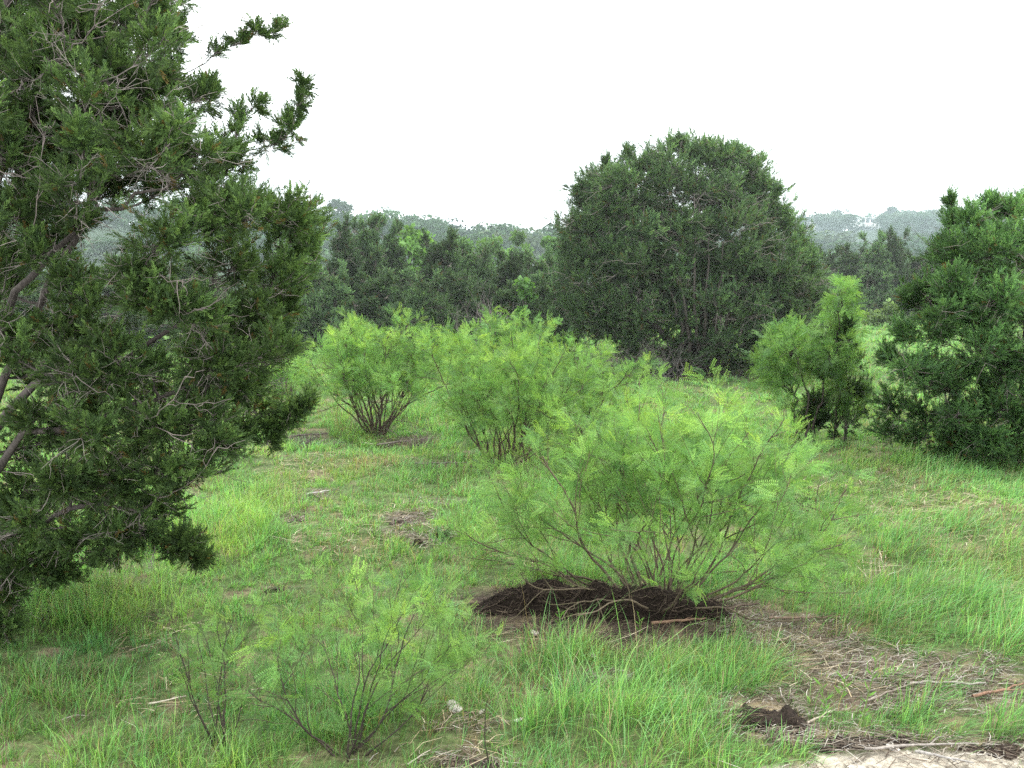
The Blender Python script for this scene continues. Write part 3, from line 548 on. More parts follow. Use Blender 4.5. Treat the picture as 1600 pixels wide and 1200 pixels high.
# ------------------------------------------------------------------ mesquite
def mesq_leaf(npair, seed, wid, tri=False):
    r = np.random.default_rng(seed); V = []; Fc = []; T = []
    for sgn in (-1, 1):
        an = sgn * r.uniform(.35, .6); droop = r.uniform(.25, .6); bow = r.uniform(.1, .35) * sgn
        for i in range(npair):
            t = .12 + .88 * i / (npair - 1)
            ang = an - bow * t
            b = np.array([math.sin(ang) * t, -droop * t * t * .6, .22 + math.cos(ang) * t]); ax = norm(np.array([math.sin(ang), -droop * t, math.cos(ang)]))
            sd = norm(np.cross(ax, np.array([0, 1, .0])))
            for s in (-1, 1):
                d = norm(ax * .5 + sd * s + np.array([0, r.normal(-.15, .2), 0])); l = .25 * (1 - .35 * t) * r.uniform(.85, 1.15)
                n = norm(np.cross(d, np.array([0, 1, 0]))); k = len(V)
                if tri:
                    V += [b - n * wid / 2, b + n * wid / 2, b + d * l]; Fc += [[k, k + 1, k + 2]]; T += [.85, .85, 1.15]
                else:
                    V += [b, b + d * l * .5 + n * wid / 2, b + d * l, b + d * l * .5 - n * wid / 2]; Fc += [[k, k + 1, k + 2], [k, k + 2, k + 3]]; T += [.85, 1, 1.15, 1]
        k = len(V); a0 = np.array([0, 0, 0]); a1 = np.array([math.sin(an - bow), -droop * .6, .22 + math.cos(an - bow)])
        am = np.array([math.sin(an - bow * .5) * .5, -droop * .15, .22 + math.cos(an - bow * .5) * .5])
        V += [a0, a0 + np.array([.012, 0, 0]), am, am + np.array([.012, 0, 0]), a1]; Fc += [[k, k + 1, k + 3], [k, k + 3, k + 2], [k + 2, k + 3, k + 4]]; T += [1.1] * 5
    return np.array(V), np.array(Fc), np.array(T)
MC = np.array([[.15, .315, .092], [.185, .36, .098], [.12, .26, .088], [.23, .41, .115]])
def grow(p, d, L, r, depth, out, tropism=.05, zig=.22, seg=.075, pbr=.42):
    """zigzag branch: list of (points, radii, depth)"""
    n = max(3, int(L / seg)); pts = [p.copy()]; dirs = [d.copy()]; kids = []
    for i in range(n):
        s = 1 if i % 2 else -1
        side = norm(np.cross(d, rng.normal(0, 1, 3)))
        d = norm(d + side * zig * rng.uniform(.4, 1.2) + np.array([0, 0, tropism]))
        p = p + d * L / n; pts.append(p.copy()); dirs.append(d.copy())
        if depth < 3 and i >= 1 and (depth or i > n * .22) and rng.random() < pbr: kids.append((p.copy(), d.copy(), i / n))
    rr = np.linspace(r, max(.0013, r * .38), n + 1)
    out.append((np.array(pts), rr, depth, np.array(dirs)))
    for kp, kd, t in kids:
        side = norm(np.cross(kd, rng.normal(0, 1, 3)))
        grow(kp, norm(kd + side * rng.uniform(.5, 1.0) + np.array([0, 0, .08])), L * (1 - t) * rng.uniform(.5, .8) + .06, r * (1 - .55 * t) * .62, depth + 1, out, tropism, zig, seg, pbr * .8)
def mesquite(name, label, base, H, W, nst, leafL=.10, npair=12, wid=.05, lpm=26, leafstart=.3, spread=1.15, r0=.011, tri=False, tone=1.0, cat='shrub', group=None, D=None, stemcol=(.085, .065, .048), low=.1, pbr=.42, baserad=.06, skew=0, seed=0, fan=None, seg=.075):
    global rng
    rng = np.random.default_rng(1000 + seed + int(abs(base[0]) * 1000))
    nst = len(fan) if fan else nst
    base = np.asarray(base, float); o = thing(name, label, cat, base, group); D = D or W
    protos = [mesq_leaf(npair, 40 + i, wid, tri) for i in range(4)]; acc = [[] for _ in range(4)]; fol = MB()
    for s in range(nst):
        a = 2 * math.pi * (s + rng.uniform(-.3, .3)) / nst; th = spread * rng.uniform(.01, 1.0) ** .62
        d = np.array([math.cos(a) * math.sin(th) * W / H * .75, math.sin(a) * math.sin(th) * D / H * .75, math.cos(th)]); d[0] += skew; d = norm(d); d[2] = max(d[2], .27); d = norm(d)
        reach = 1 / math.sqrt((d[0] / (W / 2)) ** 2 + (d[1] / (D / 2)) ** 2 + (d[2] / H) ** 2) * rng.uniform(.8, 1.0) * 1.12
        if fan: d = norm(np.array([fan[s][0], rng.uniform(-.35, .35), fan[s][1]])); reach = fan[s][2]
        p = np.array([math.cos(a) * baserad * rng.uniform(.3, 1), math.sin(a) * baserad * rng.uniform(.3, 1), -.03])
        out = []; grow(p, norm(d + np.array([0, 0, .25 if th < .8 else -.02])), reach, r0 * rng.uniform(.7, 1.3), 0, out, tropism=.022, pbr=pbr, seg=seg)
        wood = MB(); sc_ = np.array(stemcol) * rng.uniform(.7, 1.25)
        for pts, rr, dep, dirs in out:
            tt = np.linspace(0, 1, len(pts))[:, None]; young = np.array([.10, .11, .045])
            cc = sc_ * (1 - .6 * tt * (dep > 0)) + young * .6 * tt * (dep > 0)
            wood.tube(pts, rr, 4 if dep < 2 else 3, cc)
            L = np.linalg.norm(np.diff(pts, axis=0), axis=1).sum(); t0 = leafstart if dep == 0 else (.12 if dep == 1 else 0)
            nl = int(L * (1 - t0) * lpm * rng.choice([.25, .8, 1.2, 1.7]) + rng.random()); btone = rng.uniform(.78, 1.18)
            for k in range(nl):
                t = rng.uniform(t0, 1); f = t * (len(pts) - 1); i0 = int(min(f, len(pts) - 2)); pos = pts[i0] + (pts[i0 + 1] - pts[i0]) * (f - i0)
                if pos[2] < low * H: continue
                bd = dirs[i0]; side = norm(np.cross(bd, rng.normal(0, 1, 3))); ld = norm(bd * .45 + side * 1.0 + np.array([0, 0, -.05]) + .25 * norm(pos))
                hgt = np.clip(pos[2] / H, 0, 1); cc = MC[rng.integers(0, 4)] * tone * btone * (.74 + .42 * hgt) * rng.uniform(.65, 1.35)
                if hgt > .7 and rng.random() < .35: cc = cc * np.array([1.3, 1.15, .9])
                acc[rng.integers(0, 4)].append((pos, ld, leafL * rng.uniform(.7, 1.3), cc))
        wood.build('stem', M['bark'], o, True)
    for i in range(4):
        if not acc[i]: continue
        pos = np.array([a[0] for a in acc[i]]); d = np.array([a[1] for a in acc[i]]); sc = np.array([a[2] for a in acc[i]]); cc = np.array([a[3] for a in acc[i]])
        hint = rng.normal(0, .6, d.shape)
        fr = frames(d, np.cross(np.array([0, 0, 1.0]) + hint, d))   # leaf blade lies roughly level
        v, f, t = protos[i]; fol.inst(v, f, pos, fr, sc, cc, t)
    print(name, sum(len(a) for a in acc), 'leaves')
    if fol.n: fol.build('foliage', M['mesquite'], o)
    return o
def mq(px, py, toppy, wpx, label, **k):
    x, y = G(px, py); H = P(px, toppy, y)[2] - gz(x, y)
    return mesquite('mesquite_shrub', label, (x, y, gz(x, y)), H, wpx / F * y, **k)
mq(1030, 945, 570, 640, 'largest feathery mesquite shrub, its fan of stems rising from the dark root bank', nst=36, seed=11, lpm=16, leafstart=.42, leafL=.11, npair=12, wid=.038, baserad=.22, r0=.0088, spread=1.2, D=1.9, pbr=.36, low=.2, tone=.95, stemcol=(.11, .088, .062))
mq(545, 1162, 940, 520, 'small sparse mesquite shrub nearest the camera with forked dark stems', nst=11, fan=[(-.25, 1, .74), (.15, 1, .95), (.3, .8, .8), (.75, .7, .9), (1.2, .4, .85), (-.6, .8, .72), (-1.1, .6, .6), (.5, .9, .85), (-.1, .9, .6), (1.1, .65, .8)], lpm=13, leafstart=.25, leafL=.09, npair=12, wid=.042, r0=.0054, spread=1.3, skew=.1, pbr=.46, tone=.85, D=1.0, stemcol=(.05, .04, .034))
mq(345, 1150, 945, 210, 'thin young mesquite shrub at the lower left with spindly upright stems', nst=7, lpm=16, leafstart=.3, leafL=.08, npair=11, wid=.042, r0=.005, spread=.9, tone=.75, stemcol=(.05, .04, .034))
mq(790, 728, 505, 300, 'bushy mesquite shrub half hidden behind the largest one', nst=28, lpm=17, leafstart=.32, leafL=.11, npair=11, wid=.04, low=.15, tone=.92, baserad=.25, r0=.009, D=2.2)
mq(880, 700, 500, 170, 'upright mesquite shrub in front of the dome-shaped juniper', nst=20, lpm=22, leafstart=.3, leafL=.11, npair=11, wid=.042, low=.15, baserad=.2, r0=.012)
mq(590, 677, 478, 275, 'rounded mesquite shrub at the left middle with bare brown lower stems', nst=28, lpm=15, leafstart=.42, leafL=.12, npair=10, wid=.044, baserad=.12, r0=.012, spread=1.0, low=.32)
mq(785, 595, 476, 125, 'pale mesquite shrub farthest back, before the juniper line', nst=14, lpm=18, leafstart=.25, leafL=.16, npair=7, wid=.12, r0=.015, tri=True, seg=.12)
mq(868, 590, 482, 50, 'narrow mesquite shrub peeking up beside the dome-shaped juniper', nst=8, lpm=20, leafstart=.2, leafL=.15, npair=7, wid=.12, r0=.012, tri=True, seg=.12, tone=1.1)
mq(728, 590, 486, 50, 'small tufted mesquite shrub left of the farthest one', nst=7, lpm=20, leafstart=.3, leafL=.15, npair=7, wid=.12, r0=.012, tri=True, seg=.12)
mq(450, 618, 572, 80, 'low mesquite seedling bush beside the left edge juniper', nst=9, lpm=22, leafstart=.15, leafL=.13, npair=8, wid=.1, r0=.008, tri=True)
mq(1270, 800, 715, 110, 'low mesquite sprout at the right foot of the largest shrub', nst=8, lpm=24, leafstart=.15, leafL=.1, npair=10, wid=.07, r0=.006)
# the small mesquite tree with separate rounded heads
def mesquite_tree(label):
    x, y = G(1262, 692); base = np.array([x, y, gz(x, y)]); o = thing('mesquite_tree', label, 'tree', base); fol = MB()
    protos = [mesq_leaf(11, 60 + i, .05) for i in range(4)]; acc = [[] for _ in range(4)]; wood = MB()
    heads = [(1235, 545, 58, 42), (1200, 575, 32, 34), (1265, 570, 40, 36), (1315, 468, 30, 26), (1312, 505, 32, 28), (1300, 560, 40, 36), (1330, 600, 40, 40), (1215, 600, 28, 22), (1290, 525, 26, 22), (1345, 560, 22, 30), (1322, 450, 14, 12), (1215, 635, 22, 18), (1345, 640, 26, 26), (1290, 620, 30, 24), (1185, 605, 16, 18)]
    stems = [np.array([base - base, P(1262, 610, y) - base, P(1240, 545, y) - base]), np.array([[-.15, .05, 0], P(1243, 620, y) - base, P(1240, 560, y) - base]), np.array([[.36, .1, 0], P(1312, 600, y) - base, P(1308, 520, y) - base, P(1315, 455, y) - base]), np.array([[.05, 0, 0], P(1285, 620, y) - base, P(1300, 560, y) - base])]
    sk = []
    for s in stems:
        q = np.linspace(0, len(s) - 1, 12); pp = np.stack([np.interp(q, np.arange(len(s)), s[:, i]) for i in range(3)], 1); pp[1:-1] += rng.normal(0, .02, (10, 3))
        wood.tube(pp, np.linspace(.017, .006, 12), 6, (.06, .05, .042)); sk += list(pp)
    for hx, hy, rx, ry in heads:
        c = P(hx, hy, y + rng.uniform(-.25, .25)) - base; r = np.array([rx, rx, ry]) / F * y * 1.1; tone = rng.uniform(.85, 1.15)
        if hy > 580: tone *= .85
        a = min(sk, key=lambda p: np.linalg.norm(p - c) + 2 * max(0, p[2] - c[2] + .1)); n = max(2, int(rx * ry / 85))
        for k in range(n):
            dv = norm(rng.normal(0, 1, 3) + np.array([0, 0, .4])); tip = c + dv * r * rng.uniform(.6, 1.05)
            br = curve(a, tip, 9, np.array([0, 0, .12]), .03); wood.tube(br, np.linspace(.008, .002, 9), 3, (.06, .05, .04))
            for m in range(13):
                t = rng.uniform(.4, 1); f = t * 8; i0 = int(min(f, 7)); pos = br[i0] + (br[i0 + 1] - br[i0]) * (f - i0) + rng.normal(0, .03, 3)
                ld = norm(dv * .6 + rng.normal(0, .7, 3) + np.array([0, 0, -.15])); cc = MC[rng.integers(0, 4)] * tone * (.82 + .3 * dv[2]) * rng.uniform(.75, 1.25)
                acc[rng.integers(0, 4)].append((pos, ld, .12 * rng.uniform(.7, 1.3), cc))
    for i in range(4):
        pos = np.array([a[0] for a in acc[i]]); d = np.array([a[1] for a in acc[i]]); v, f, t = protos[i]
        fol.inst(v, f, pos, frames(d, np.cross(np.array([0, 0, 1.0]) + rng.normal(0, .6, d.shape), d)), np.array([a[2] for a in acc[i]]), np.array([a[3] for a in acc[i]]), t)
    wood.build('trunk', M['bark'], o, True); fol.build('crown', M['mesquite'], o)
mesquite_tree('small mesquite tree with separate rounded feathery heads on thin dark trunks')
# ------------------------------------------------------------------ dark root bank, clods, mounds
def lump(name, label, cat, px, py, wpx, h, dep, seed, colr=(.022, .016, .012), fibres=60, nu=70, nv=26, tilt=0, prof=None, rough=.5):
    """heaped earth: a rough half-tube mound with root fibres sticking out"""
    x, y = G(px, py); o = thing(name, label, cat, (x, y, gz(x, y))); W = wpx / F * y
    mbu = MB(); u = np.linspace(-1, 1, nu); v = np.linspace(0, math.pi, nv); U, V = np.meshgrid(u, v, indexing='ij')
    hp = (np.clip(1 - np.abs(U) ** 4, 0, 1)) ** .6 * (.55 + .75 * fbm(U * 3 + seed, V * 0, seed)); hp = hp if prof is None else hp * np.interp(U, *prof)
    nn = fbm(U * W * 9 + 5, V * 3.0, seed + 3, 4) - .5; n2 = vnoise(U * W * 45, V * 9, seed + 9) - .5
    rr = 1 + rough * nn + .16 * n2
    X = U * W / 2 + .03 * nn; Yv = -np.cos(V) * dep / 2 * (.5 + .5 * hp) * rr + .07 * W * (fbm(U * 2.2, U * 0, seed + 5) - .5)
    Z = np.sin(V) ** (.5 if name == 'root_bank' else .75) * h * hp * rr - .03
    Z = Z + np.array([ground(X[:, 0] + x, Yv[:, 0] + y)]).T - gz(x, y)
    idx = (np.arange(nu - 1)[:, None] * nv + np.arange(nv - 1)[None]).ravel()
    f = np.concatenate([np.stack([idx, idx + nv, idx + nv + 1], 1), np.stack([idx, idx + nv + 1, idx + 1], 1)])
    cv = np.array(colr) * (.5 + 1.2 * fbm(U * W * 14, V * 5, seed + 1)[..., None])
    mbu.add(np.stack([X, Yv, Z], -1).reshape(-1, 3), f, cv.reshape(-1, 3)); mbu.build('soil', M['mat'], o, True)
    fb = MB(); pts = np.stack([X, Yv, Z], -1)
    for k in range(fibres):
        i = rng.integers(2, nu - 2); j = rng.integers(1, nv - 1); p = pts[i, j]
        d = norm(np.array([rng.normal(0, 1.2), -abs(rng.normal(0, .5)) * .7, rng.normal(-.05, .45)])); L = rng.uniform(.04, .18) * min(1.3, W)
        fb.tube(curve(p, p + d * L, 5, np.array([0, 0, -.3 * L]) + rng.normal(0, .1 * L, 3), .05), np.linspace(rng.uniform(.0015, .0045), .0008, 5), 3, np.array([.065, .05, .038]) * rng.uniform(.3, 1.6))
    if name == 'root_bank':
        for k in range(46):
            i = rng.integers(8, nu - 30); j = int(rng.integers(nv // 10, nv * 6 // 10)); m_ = int(rng.integers(8, 22)); L_ = pts[i:i + m_, j].copy() + np.array([0, -.012, .006]); L_[:, 2] += rng.normal(0, .012, m_).cumsum() * .5
            fb.tube(L_, np.linspace(rng.uniform(.003, .009), .0015, m_), 4, np.array([.05, .037, .028]) * rng.uniform(.3, 1.3))
    if fibres: fb.build('root_fibres', M['bark'], o); o.children[-1]['kind'] = 'stuff'
    return o, pts
lump('root_bank', 'long dark bank of torn peaty roots under the largest mesquite shrub', 'root mat', 940, 962, 420, .27, .24, 3, colr=(.024, .0175, .0135), fibres=620, nu=170, nv=36, prof=([-1, -.8, -.45, -.1, .3, .7, 1], [.7, .8, 1.0, .95, 1.0, .9, .9]), rough=.7)
lump('soil_mound', 'dark crumbly soil mound on the bare patch at the lower right', 'soil mound', 1200, 1122, 135, .085, .22, 8, fibres=160, colr=(.03, .022, .017))
lump('soil_mound', 'low dark soil ridge beside the pale path at the lower right', 'soil mound', 1345, 1152, 200, .045, .2, 12, fibres=60, colr=(.032, .024, .019))
lump('soil_mound', 'brown soil heap at the right end of the pale path', 'soil mound', 1548, 1168, 110, .05, .16, 14, fibres=30, colr=(.045, .032, .025))
lump('soil_clod', 'upright dark clod in the grass left of the largest mesquite shrub', 'clod', 690, 842, 30, .12, .1, 21, fibres=26, nu=26, nv=16, rough=.8)
lump('soil_clod', 'narrow dark clod just left of the upright one', 'clod', 655, 852, 22, .10, .1, 22, fibres=26, nu=26, nv=16, rough=.8)
lump('soil_clod', 'flat dark clod with straw behind the two small clods', 'clod', 632, 822, 60, .05, .16, 23, fibres=30, nu=34, nv=16)
lump('soil_clod', 'small dark clod in the grass near the left edge juniper', 'clod', 463, 818, 30, .05, .12, 24, fibres=26, nu=26, nv=16)
lump('soil_clod', 'dark clod with a pale chip on it in the left grass', 'clod', 488, 782, 40, .07, .14, 25, fibres=30, nu=30, nv=16)
lump('soil_clod', 'grey brown clod in the grass at the front edge of the picture', 'clod', 725, 1190, 130, .05, .2, 26, fibres=70, colr=(.05, .038, .03))
lump('soil_clod', 'low clod among the tall grass in the front middle', 'clod', 912, 1078, 70, .04, .14, 27, fibres=30, nu=30, nv=16)
lump('soil_clod', 'dark earth spot in the grass below the left edge juniper', 'clod', 432, 918, 44, .045, .12, 28, fibres=26, nu=30, nv=16)
lump('soil_clod', 'brown matted clod beside the dry stalks on the right', 'clod', 1400, 908, 60, .06, .16, 29, fibres=40, colr=(.07, .05, .035), nu=40, nv=16)
# ------------------------------------------------------------------ sticks, brush, stones
def stick(px, py, lpx, az, r, label, colr=(.22, .19, .165), fork=True, lift=.02, name='fallen_stick', rise=.02):
    x, y = G(px, py); o = thing(name, label, 'stick', (x, y, gz(x, y))); L = lpx / F * y; mbs = MB()
    d = np.array([math.cos(az), math.sin(az), 0]); a = -d * L / 2 + np.array([0, 0, lift]); b = d * L / 2 + np.array([0, 0, lift + rise])
    pp = curve(a, b, 10, rng.normal(0, .03 * L, 3) * np.array([1, 1, .2]), .008); mbs.tube(pp, np.linspace(r, r * .45, 10), 6, np.array(colr) * rng.uniform(.85, 1.1)); mbs.build('branch', M['bark'], o, True)
    if fork:
        m2 = MB()
        for k in range(1):
            q = pp[5]; d2 = norm(d + np.array([0, 0, .15]) + np.array([-d[1], d[0], 0]) * rng.choice([-.7, .7])); m2.tube(curve(q, q + d2 * L * .28, 5, np.zeros(3), .03), np.linspace(r * .5, r * .2, 5), 4, np.array(colr))
        m2.build('twig', M['bark'], o, True)
    return o
for a in [(1440, 1172, 190, .02, .008, 'bleached grey stick lying along the edge of the pale path', (.26, .235, .21)), (1475, 1190, 90, -.6, .009, 'short grey stick crossing the pale path at an angle', (.33, .31, .29)),
          (1425, 1066, 150, -.25, .008, 'pale curved stick on the brown litter right of the soil mound', (.17, .15, .125)), (1390, 1090, 120, .5, .007, 'thin bent twig on the litter above the soil ridge', (.2, .17, .14)), (1560, 1090, 110, .35, .010, 'reddish brown stick on the litter near the right edge', (.22, .13, .09)),
          (1480, 1080, 120, -.1, .008, 'broken grey stick in the middle of the right litter patch', (.33, .3, .27)), (1280, 1120, 60, .6, .007, 'pale curled twig beside the dark soil mound', (.42, .37, .3)), (1255, 975, 110, -.1, .009, 'thin brown stick right of the root bank', (.18, .13, .1)),
          (1120, 960, 150, .25, .013, 'dark stick poking from the right end of the root bank', (.10, .075, .06)), (1060, 978, 90, .1, .012, 'brown broken root below the stem base of the largest shrub', (.17, .11, .075)), (720, 962, 110, .1, .012, 'dark root lying left of the root bank', (.06, .045, .035)),
          (630, 688, 90, .5, .016, 'grey brushy stick at the foot of the rounded left mesquite', (.22, .19, .17)), (485, 680, 60, .3, .016, 'dark stub stick behind the hanging juniper sprig', (.12, .1, .09)), (575, 690, 34, -.9, .014, 'pale short stick just below the rounded left mesquite', (.42, .38, .34)), (688, 728, 80, -.1, .012, 'grey stick in the shade left of the bushy mesquite', (.16, .14, .13)),
          (497, 776, 40, .4, .009, 'white splinter on the dark clod in the left grass', (.5, .48, .45)), (262, 1098, 60, .3, .006, 'thin pale stick in the grass left of the young mesquite', (.4, .36, .3)), (655, 1183, 50, .8, .005, 'pale curled root strip at the front edge', (.4, .36, .3)), (1090, 905, 130, .1, .009, 'brown root sticking out on top of the root bank', (.08, .058, .042))]:
    stick(*a)
def brush(px, py, wpx, hpx, n, label, colr=(.19, .165, .16), Y=None):
    x, y = G(px, py); y = Y or y; x = (px - 800) / F * y; o = thing('dead_brush', label, 'brush', (x, y, gz(x, y))); m = MB(); W = wpx / F * y; H = hpx / F * y
    for k in range(n):
        p = np.array([rng.normal(0, W * .12), rng.normal(0, W * .12), 0]); d = np.array([rng.normal(0, W * .35), rng.normal(0, W * .25), H * rng.uniform(.3, 1.0)])
        c = np.array(colr) * rng.uniform(.5, 1.3); tw = curve(p, p + d, 7, rng.normal(0, .15 * H, 3), .04); m.tube(tw, np.linspace(.008, .003, 7) * y / 20, 3, c)
        for z in range(4):
            q = tw[rng.integers(2, 6)]; d2 = norm(d + rng.normal(0, .6, 3) * np.linalg.norm(d)) * np.linalg.norm(d) * .4; m.tube(curve(q, q + d2, 4, np.zeros(3), .05), np.linspace(.004, .002, 4) * y / 20, 3, c)
    m.build('twig_tangle', M['bark'], o); o.children[-1]['kind'] = 'stuff'
brush(765, 560, 70, 95, 60, 'purplish dead brush leaning at the foot of the juniper line', (.21, .175, .175), 22.8)
brush(950, 572, 90, 55, 60, 'grey dead branches lying left of the dome-shaped juniper', (.2, .18, .17), 19.6)
brush(1040, 575, 110, 60, 40, 'dull dead twigs inside the shaded foot of the dome-shaped juniper', (.15, .135, .13), 19.3)
brush(470, 700, 60, 24, 26, 'grey brush heap behind the lowest juniper sprigs', (.2, .17, .16))
brush(650, 692, 70, 24, 30, 'grey brush heap right of the rounded left mesquite', (.2, .17, .15))
def stone(px, py, wpx, label, seed, colr=(.5, .48, .45), flat=.32):
    x, y = G(px, py); o0 = MB(); r = wpx / F * y / 2.3; n = 9
    u = np.linspace(0, 2 * math.pi, 2 * n, endpoint=False); v = np.linspace(.05, math.pi - .05, n); U, V = np.meshgrid(u, v, indexing='ij')
    rg = np.random.default_rng(seed); f = 1 + .35 * np.sin(U * 2 + rg.uniform(0, 6)) * np.sin(V) + rg.normal(0, .13, U.shape)
    pt = np.stack([np.cos(U) * np.sin(V) * f, np.sin(U) * np.sin(V) * f * .7, np.cos(V) * flat * f + flat * .5], -1) * r
    i = np.arange(2 * n)[:, None]; j = np.arange(n - 1)[None]; i2 = (i + 1) % (2 * n)
    fc = np.concatenate([np.stack([i * n + j, i2 * n + j + 1, i2 * n + j], -1).reshape(-1, 3), np.stack([i * n + j, i * n + j + 1, i2 * n + j + 1], -1).reshape(-1, 3)])
    o0.add(pt.reshape(-1, 3), fc, colr); o = o0.build('pale_stone', M['stone']); o.location = (x, y, gz(x, y)); o.rotation_euler = (0, 0, rg.uniform(0, 6)); tag(o, label, 'stone'); return o
stone(710, 1106, 44, 'larger white stone right of the nearest mesquite shrub', 1, (.42, .40, .37)); stone(752, 1110, 16, 'tiny white stone beside the larger one', 2); stone(811, 1122, 18, 'small white chip in the grass at the front middle', 3, (.62, .6, .58))
stone(835, 1000, 20, 'small pale stone on the bare soil before the root bank', 4, (.4, .37, .34)); stone(925, 1025, 22, 'flat pale stone at the edge of the tall grass tuft', 5, (.45, .42, .38)); stone(1395, 1166, 26, 'white chip by the stick on the pale path', 6, (.6, .57, .53)); stone(1340, 1192, 36, 'flat limestone piece set in the pale path', 7, (.5, .46, .4), .25)
# dry stalks, weeds
def stalks(px, py, hpx, n, label):
    x, y = G(px, py); o = thing('dry_stalks', label, 'dry stalks', (x, y, gz(x, y))); H = hpx / F * y
    for k in range(n):
        m = MB(); p = np.array([rng.normal(0, .06), rng.normal(0, .05), 0]); h = H * rng.uniform(.5, 1); m.tube(curve(p, p + np.array([rng.normal(0, .03), rng.normal(0, .03), h]), 4, rng.normal(0, .01, 3), .01), [.004, .0035, .003, .002], 4, np.array([.55, .48, .36]) * rng.uniform(.7, 1.1)); m.build('stalk', M['bark'], o)
stalks(1366, 905, 55, 7, 'upright broken straw stalks beside the matted clod on the right')
def weed(px, py, hpx, label, colr=(.14, .31, .07), ll=.055, stemc=(.12, .2, .05), n=14):
    x, y = G(px, py); o = thing('weed', label, 'weed', (x, y, gz(x, y))); H = hpx / F * y; m = MB(); st = curve(np.zeros(3), np.array([rng.normal(0, .03), 0, H]), 8, rng.normal(0, .02, 3), .01); m.tube(st, np.linspace(.0045, .002, 8), 4, stemc); m.build('stem', M['bark'], o)
    fm = MB(); t = np.linspace(.15, 1, n); f = t * 7; i0 = np.minimum(f.astype(int), 6); pos = st[i0] + (st[i0 + 1] - st[i0]) * (f - i0)[:, None]; a = np.arange(n) * 2.4
    d = norm(np.stack([np.cos(a), np.sin(a), np.full(n, 1.0)], 1)); v, fc, tp = leaf_proto(); v = v * np.array([.26, 1, 1])
    fm.inst(v, fc, pos, frames(d, np.cross(np.array([0, 0, 1.0]), d)), ll * rng.uniform(.7, 1.2, n), np.array(colr) * rng.uniform(.8, 1.2, (n, 1)), tp); fm.build('leaves', M['grass'], o)
weed(1346, 1135, 130, 'tall bright green weed standing in the brown litter patch'); weed(1290, 1110, 50, 'short bright weed left of the tall one on the litter', ll=.06, n=10); weed(1312, 1095, 40, 'small leafy weed just behind the tall bright one', ll=.06, n=10)
weed(768, 1200, 130, 'dark thin weed stem at the front edge of the grass', (.1, .2, .05), .03, (.04, .035, .025), 8); weed(998, 992, 36, 'broad leaved weed on the soil before the root bank', (.13, .3, .06), .05, n=8); weed(870, 990, 30, 'small weed seedling on the dark soil left of the broad leaved one', (.15, .35, .06), .06, n=8)
weed(1515, 1010, 120, 'tall thin weed standing in the leaning grass on the right', (.13, .28, .05), .05, (.1, .16, .05), 9)
# ------------------------------------------------------------------ wooded hills, house
def crown_proto(seed, n):
    r = np.random.default_rng(seed); P0 = []; D0 = []; Cc = []
    for k in range(6):
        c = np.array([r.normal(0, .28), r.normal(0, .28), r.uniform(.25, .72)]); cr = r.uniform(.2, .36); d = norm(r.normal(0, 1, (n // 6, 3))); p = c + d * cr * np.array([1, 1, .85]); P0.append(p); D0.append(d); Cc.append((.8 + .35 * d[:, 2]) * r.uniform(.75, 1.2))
    return np.concatenate(P0), np.concatenate(D0), np.concatenate(Cc)
CP = [crown_proto(200 + i, 720) for i in range(6)]
def hill(name, ridge, Y0, Y1, zfoot, treeh, ntree, cols, wname, wlabel, size, seed):
    rg = np.random.default_rng(seed); rx = np.array([P(a, b, Y1)[0] for a, b in ridge]); rz = np.array([P(a, b, Y1)[2] for a, b in ridge]) - treeh * .8
    def hz(x, y): return zfoot + (np.interp(x / np.clip(y / Y1, .55, 1.4), rx, rz) - zfoot) * sstep(Y0, Y1, y) * (1 - .5 * sstep(Y1, Y1 * 1.6, y)) + (vnoise(x * .05, y * .05, seed) - .5) * 1.0 * sstep(Y0, Y1, y)
    xs = np.linspace(rx[0], rx[-1], 90); yv = np.linspace(Y0, Y1 * 1.6, 40); X, Yg = np.meshgrid(xs, yv, indexing='ij'); X = X * (.5 + .5 * Yg / Y1); Z = hz(X, Yg); Z[:, 0] -= 1
    m = MB(); idx = (np.arange(89)[:, None] * 40 + np.arange(39)[None]).ravel(); f = np.concatenate([np.stack([idx, idx + 40, idx + 41], 1), np.stack([idx, idx + 41, idx + 1], 1)])
    m.add(np.stack([X, Yg, Z], -1).reshape(-1, 3), f, np.array([.03, .055, .028])); tag(m.build(name, M['hill'], smooth=True), kind='structure')
    w = MB(); lv, lf, lt = leaf_proto(); lv = lv * np.array([1.3, 1, 1])
    for k in range(ntree):
        y = (Y0 + .35 * (Y1 - Y0) * (wname == 'ridge_woodland')) + (Y1 * 1.08 - Y0 - .35 * (Y1 - Y0) * (wname == 'ridge_woodland')) * rg.random() ** .7; x = rg.uniform(rx[0], rx[-1]) * (.5 + .5 * y / Y1); s = size * rg.uniform(.7, 1.35); p, d, cc = CP[rg.integers(0, 6)]
        tpx, tpy = to_px(x, y, float(hz(np.array([x]), np.array([y]))[0]) + 1.0 * s)
        if wname == 'far_woodland' and y < 330 and ((abs(tpx - 1355) < 40 and tpy < 351) or (abs(tpx - 1270) < 22 and tpy < 354)): continue
        a = rg.uniform(0, 6.28); ca, sa = math.cos(a), math.sin(a); Rz = np.array([[ca, -sa, 0], [sa, ca, 0], [0, 0, 1]])
        pp = (p @ Rz.T) * np.array([s, s, s * rg.uniform(.7, 1.0)]) + np.array([x, y, float(hz(np.array([x]), np.array([y]))[0]) - .3]); dd = d @ Rz.T
        w.inst(lv, lf, pp, frames(norm(np.cross(dd, rg.normal(0, 1, dd.shape)) + .3 * dd), dd), s * .078 * rg.uniform(.7, 1.3, len(pp)), np.array(cols[rg.integers(0, len(cols))]) * rg.uniform(.75, 1.25) * cc[:, None], lt)
    tag(w.build(wname, M['wood_far']), wlabel, 'woodland', kind='stuff')
    return hz
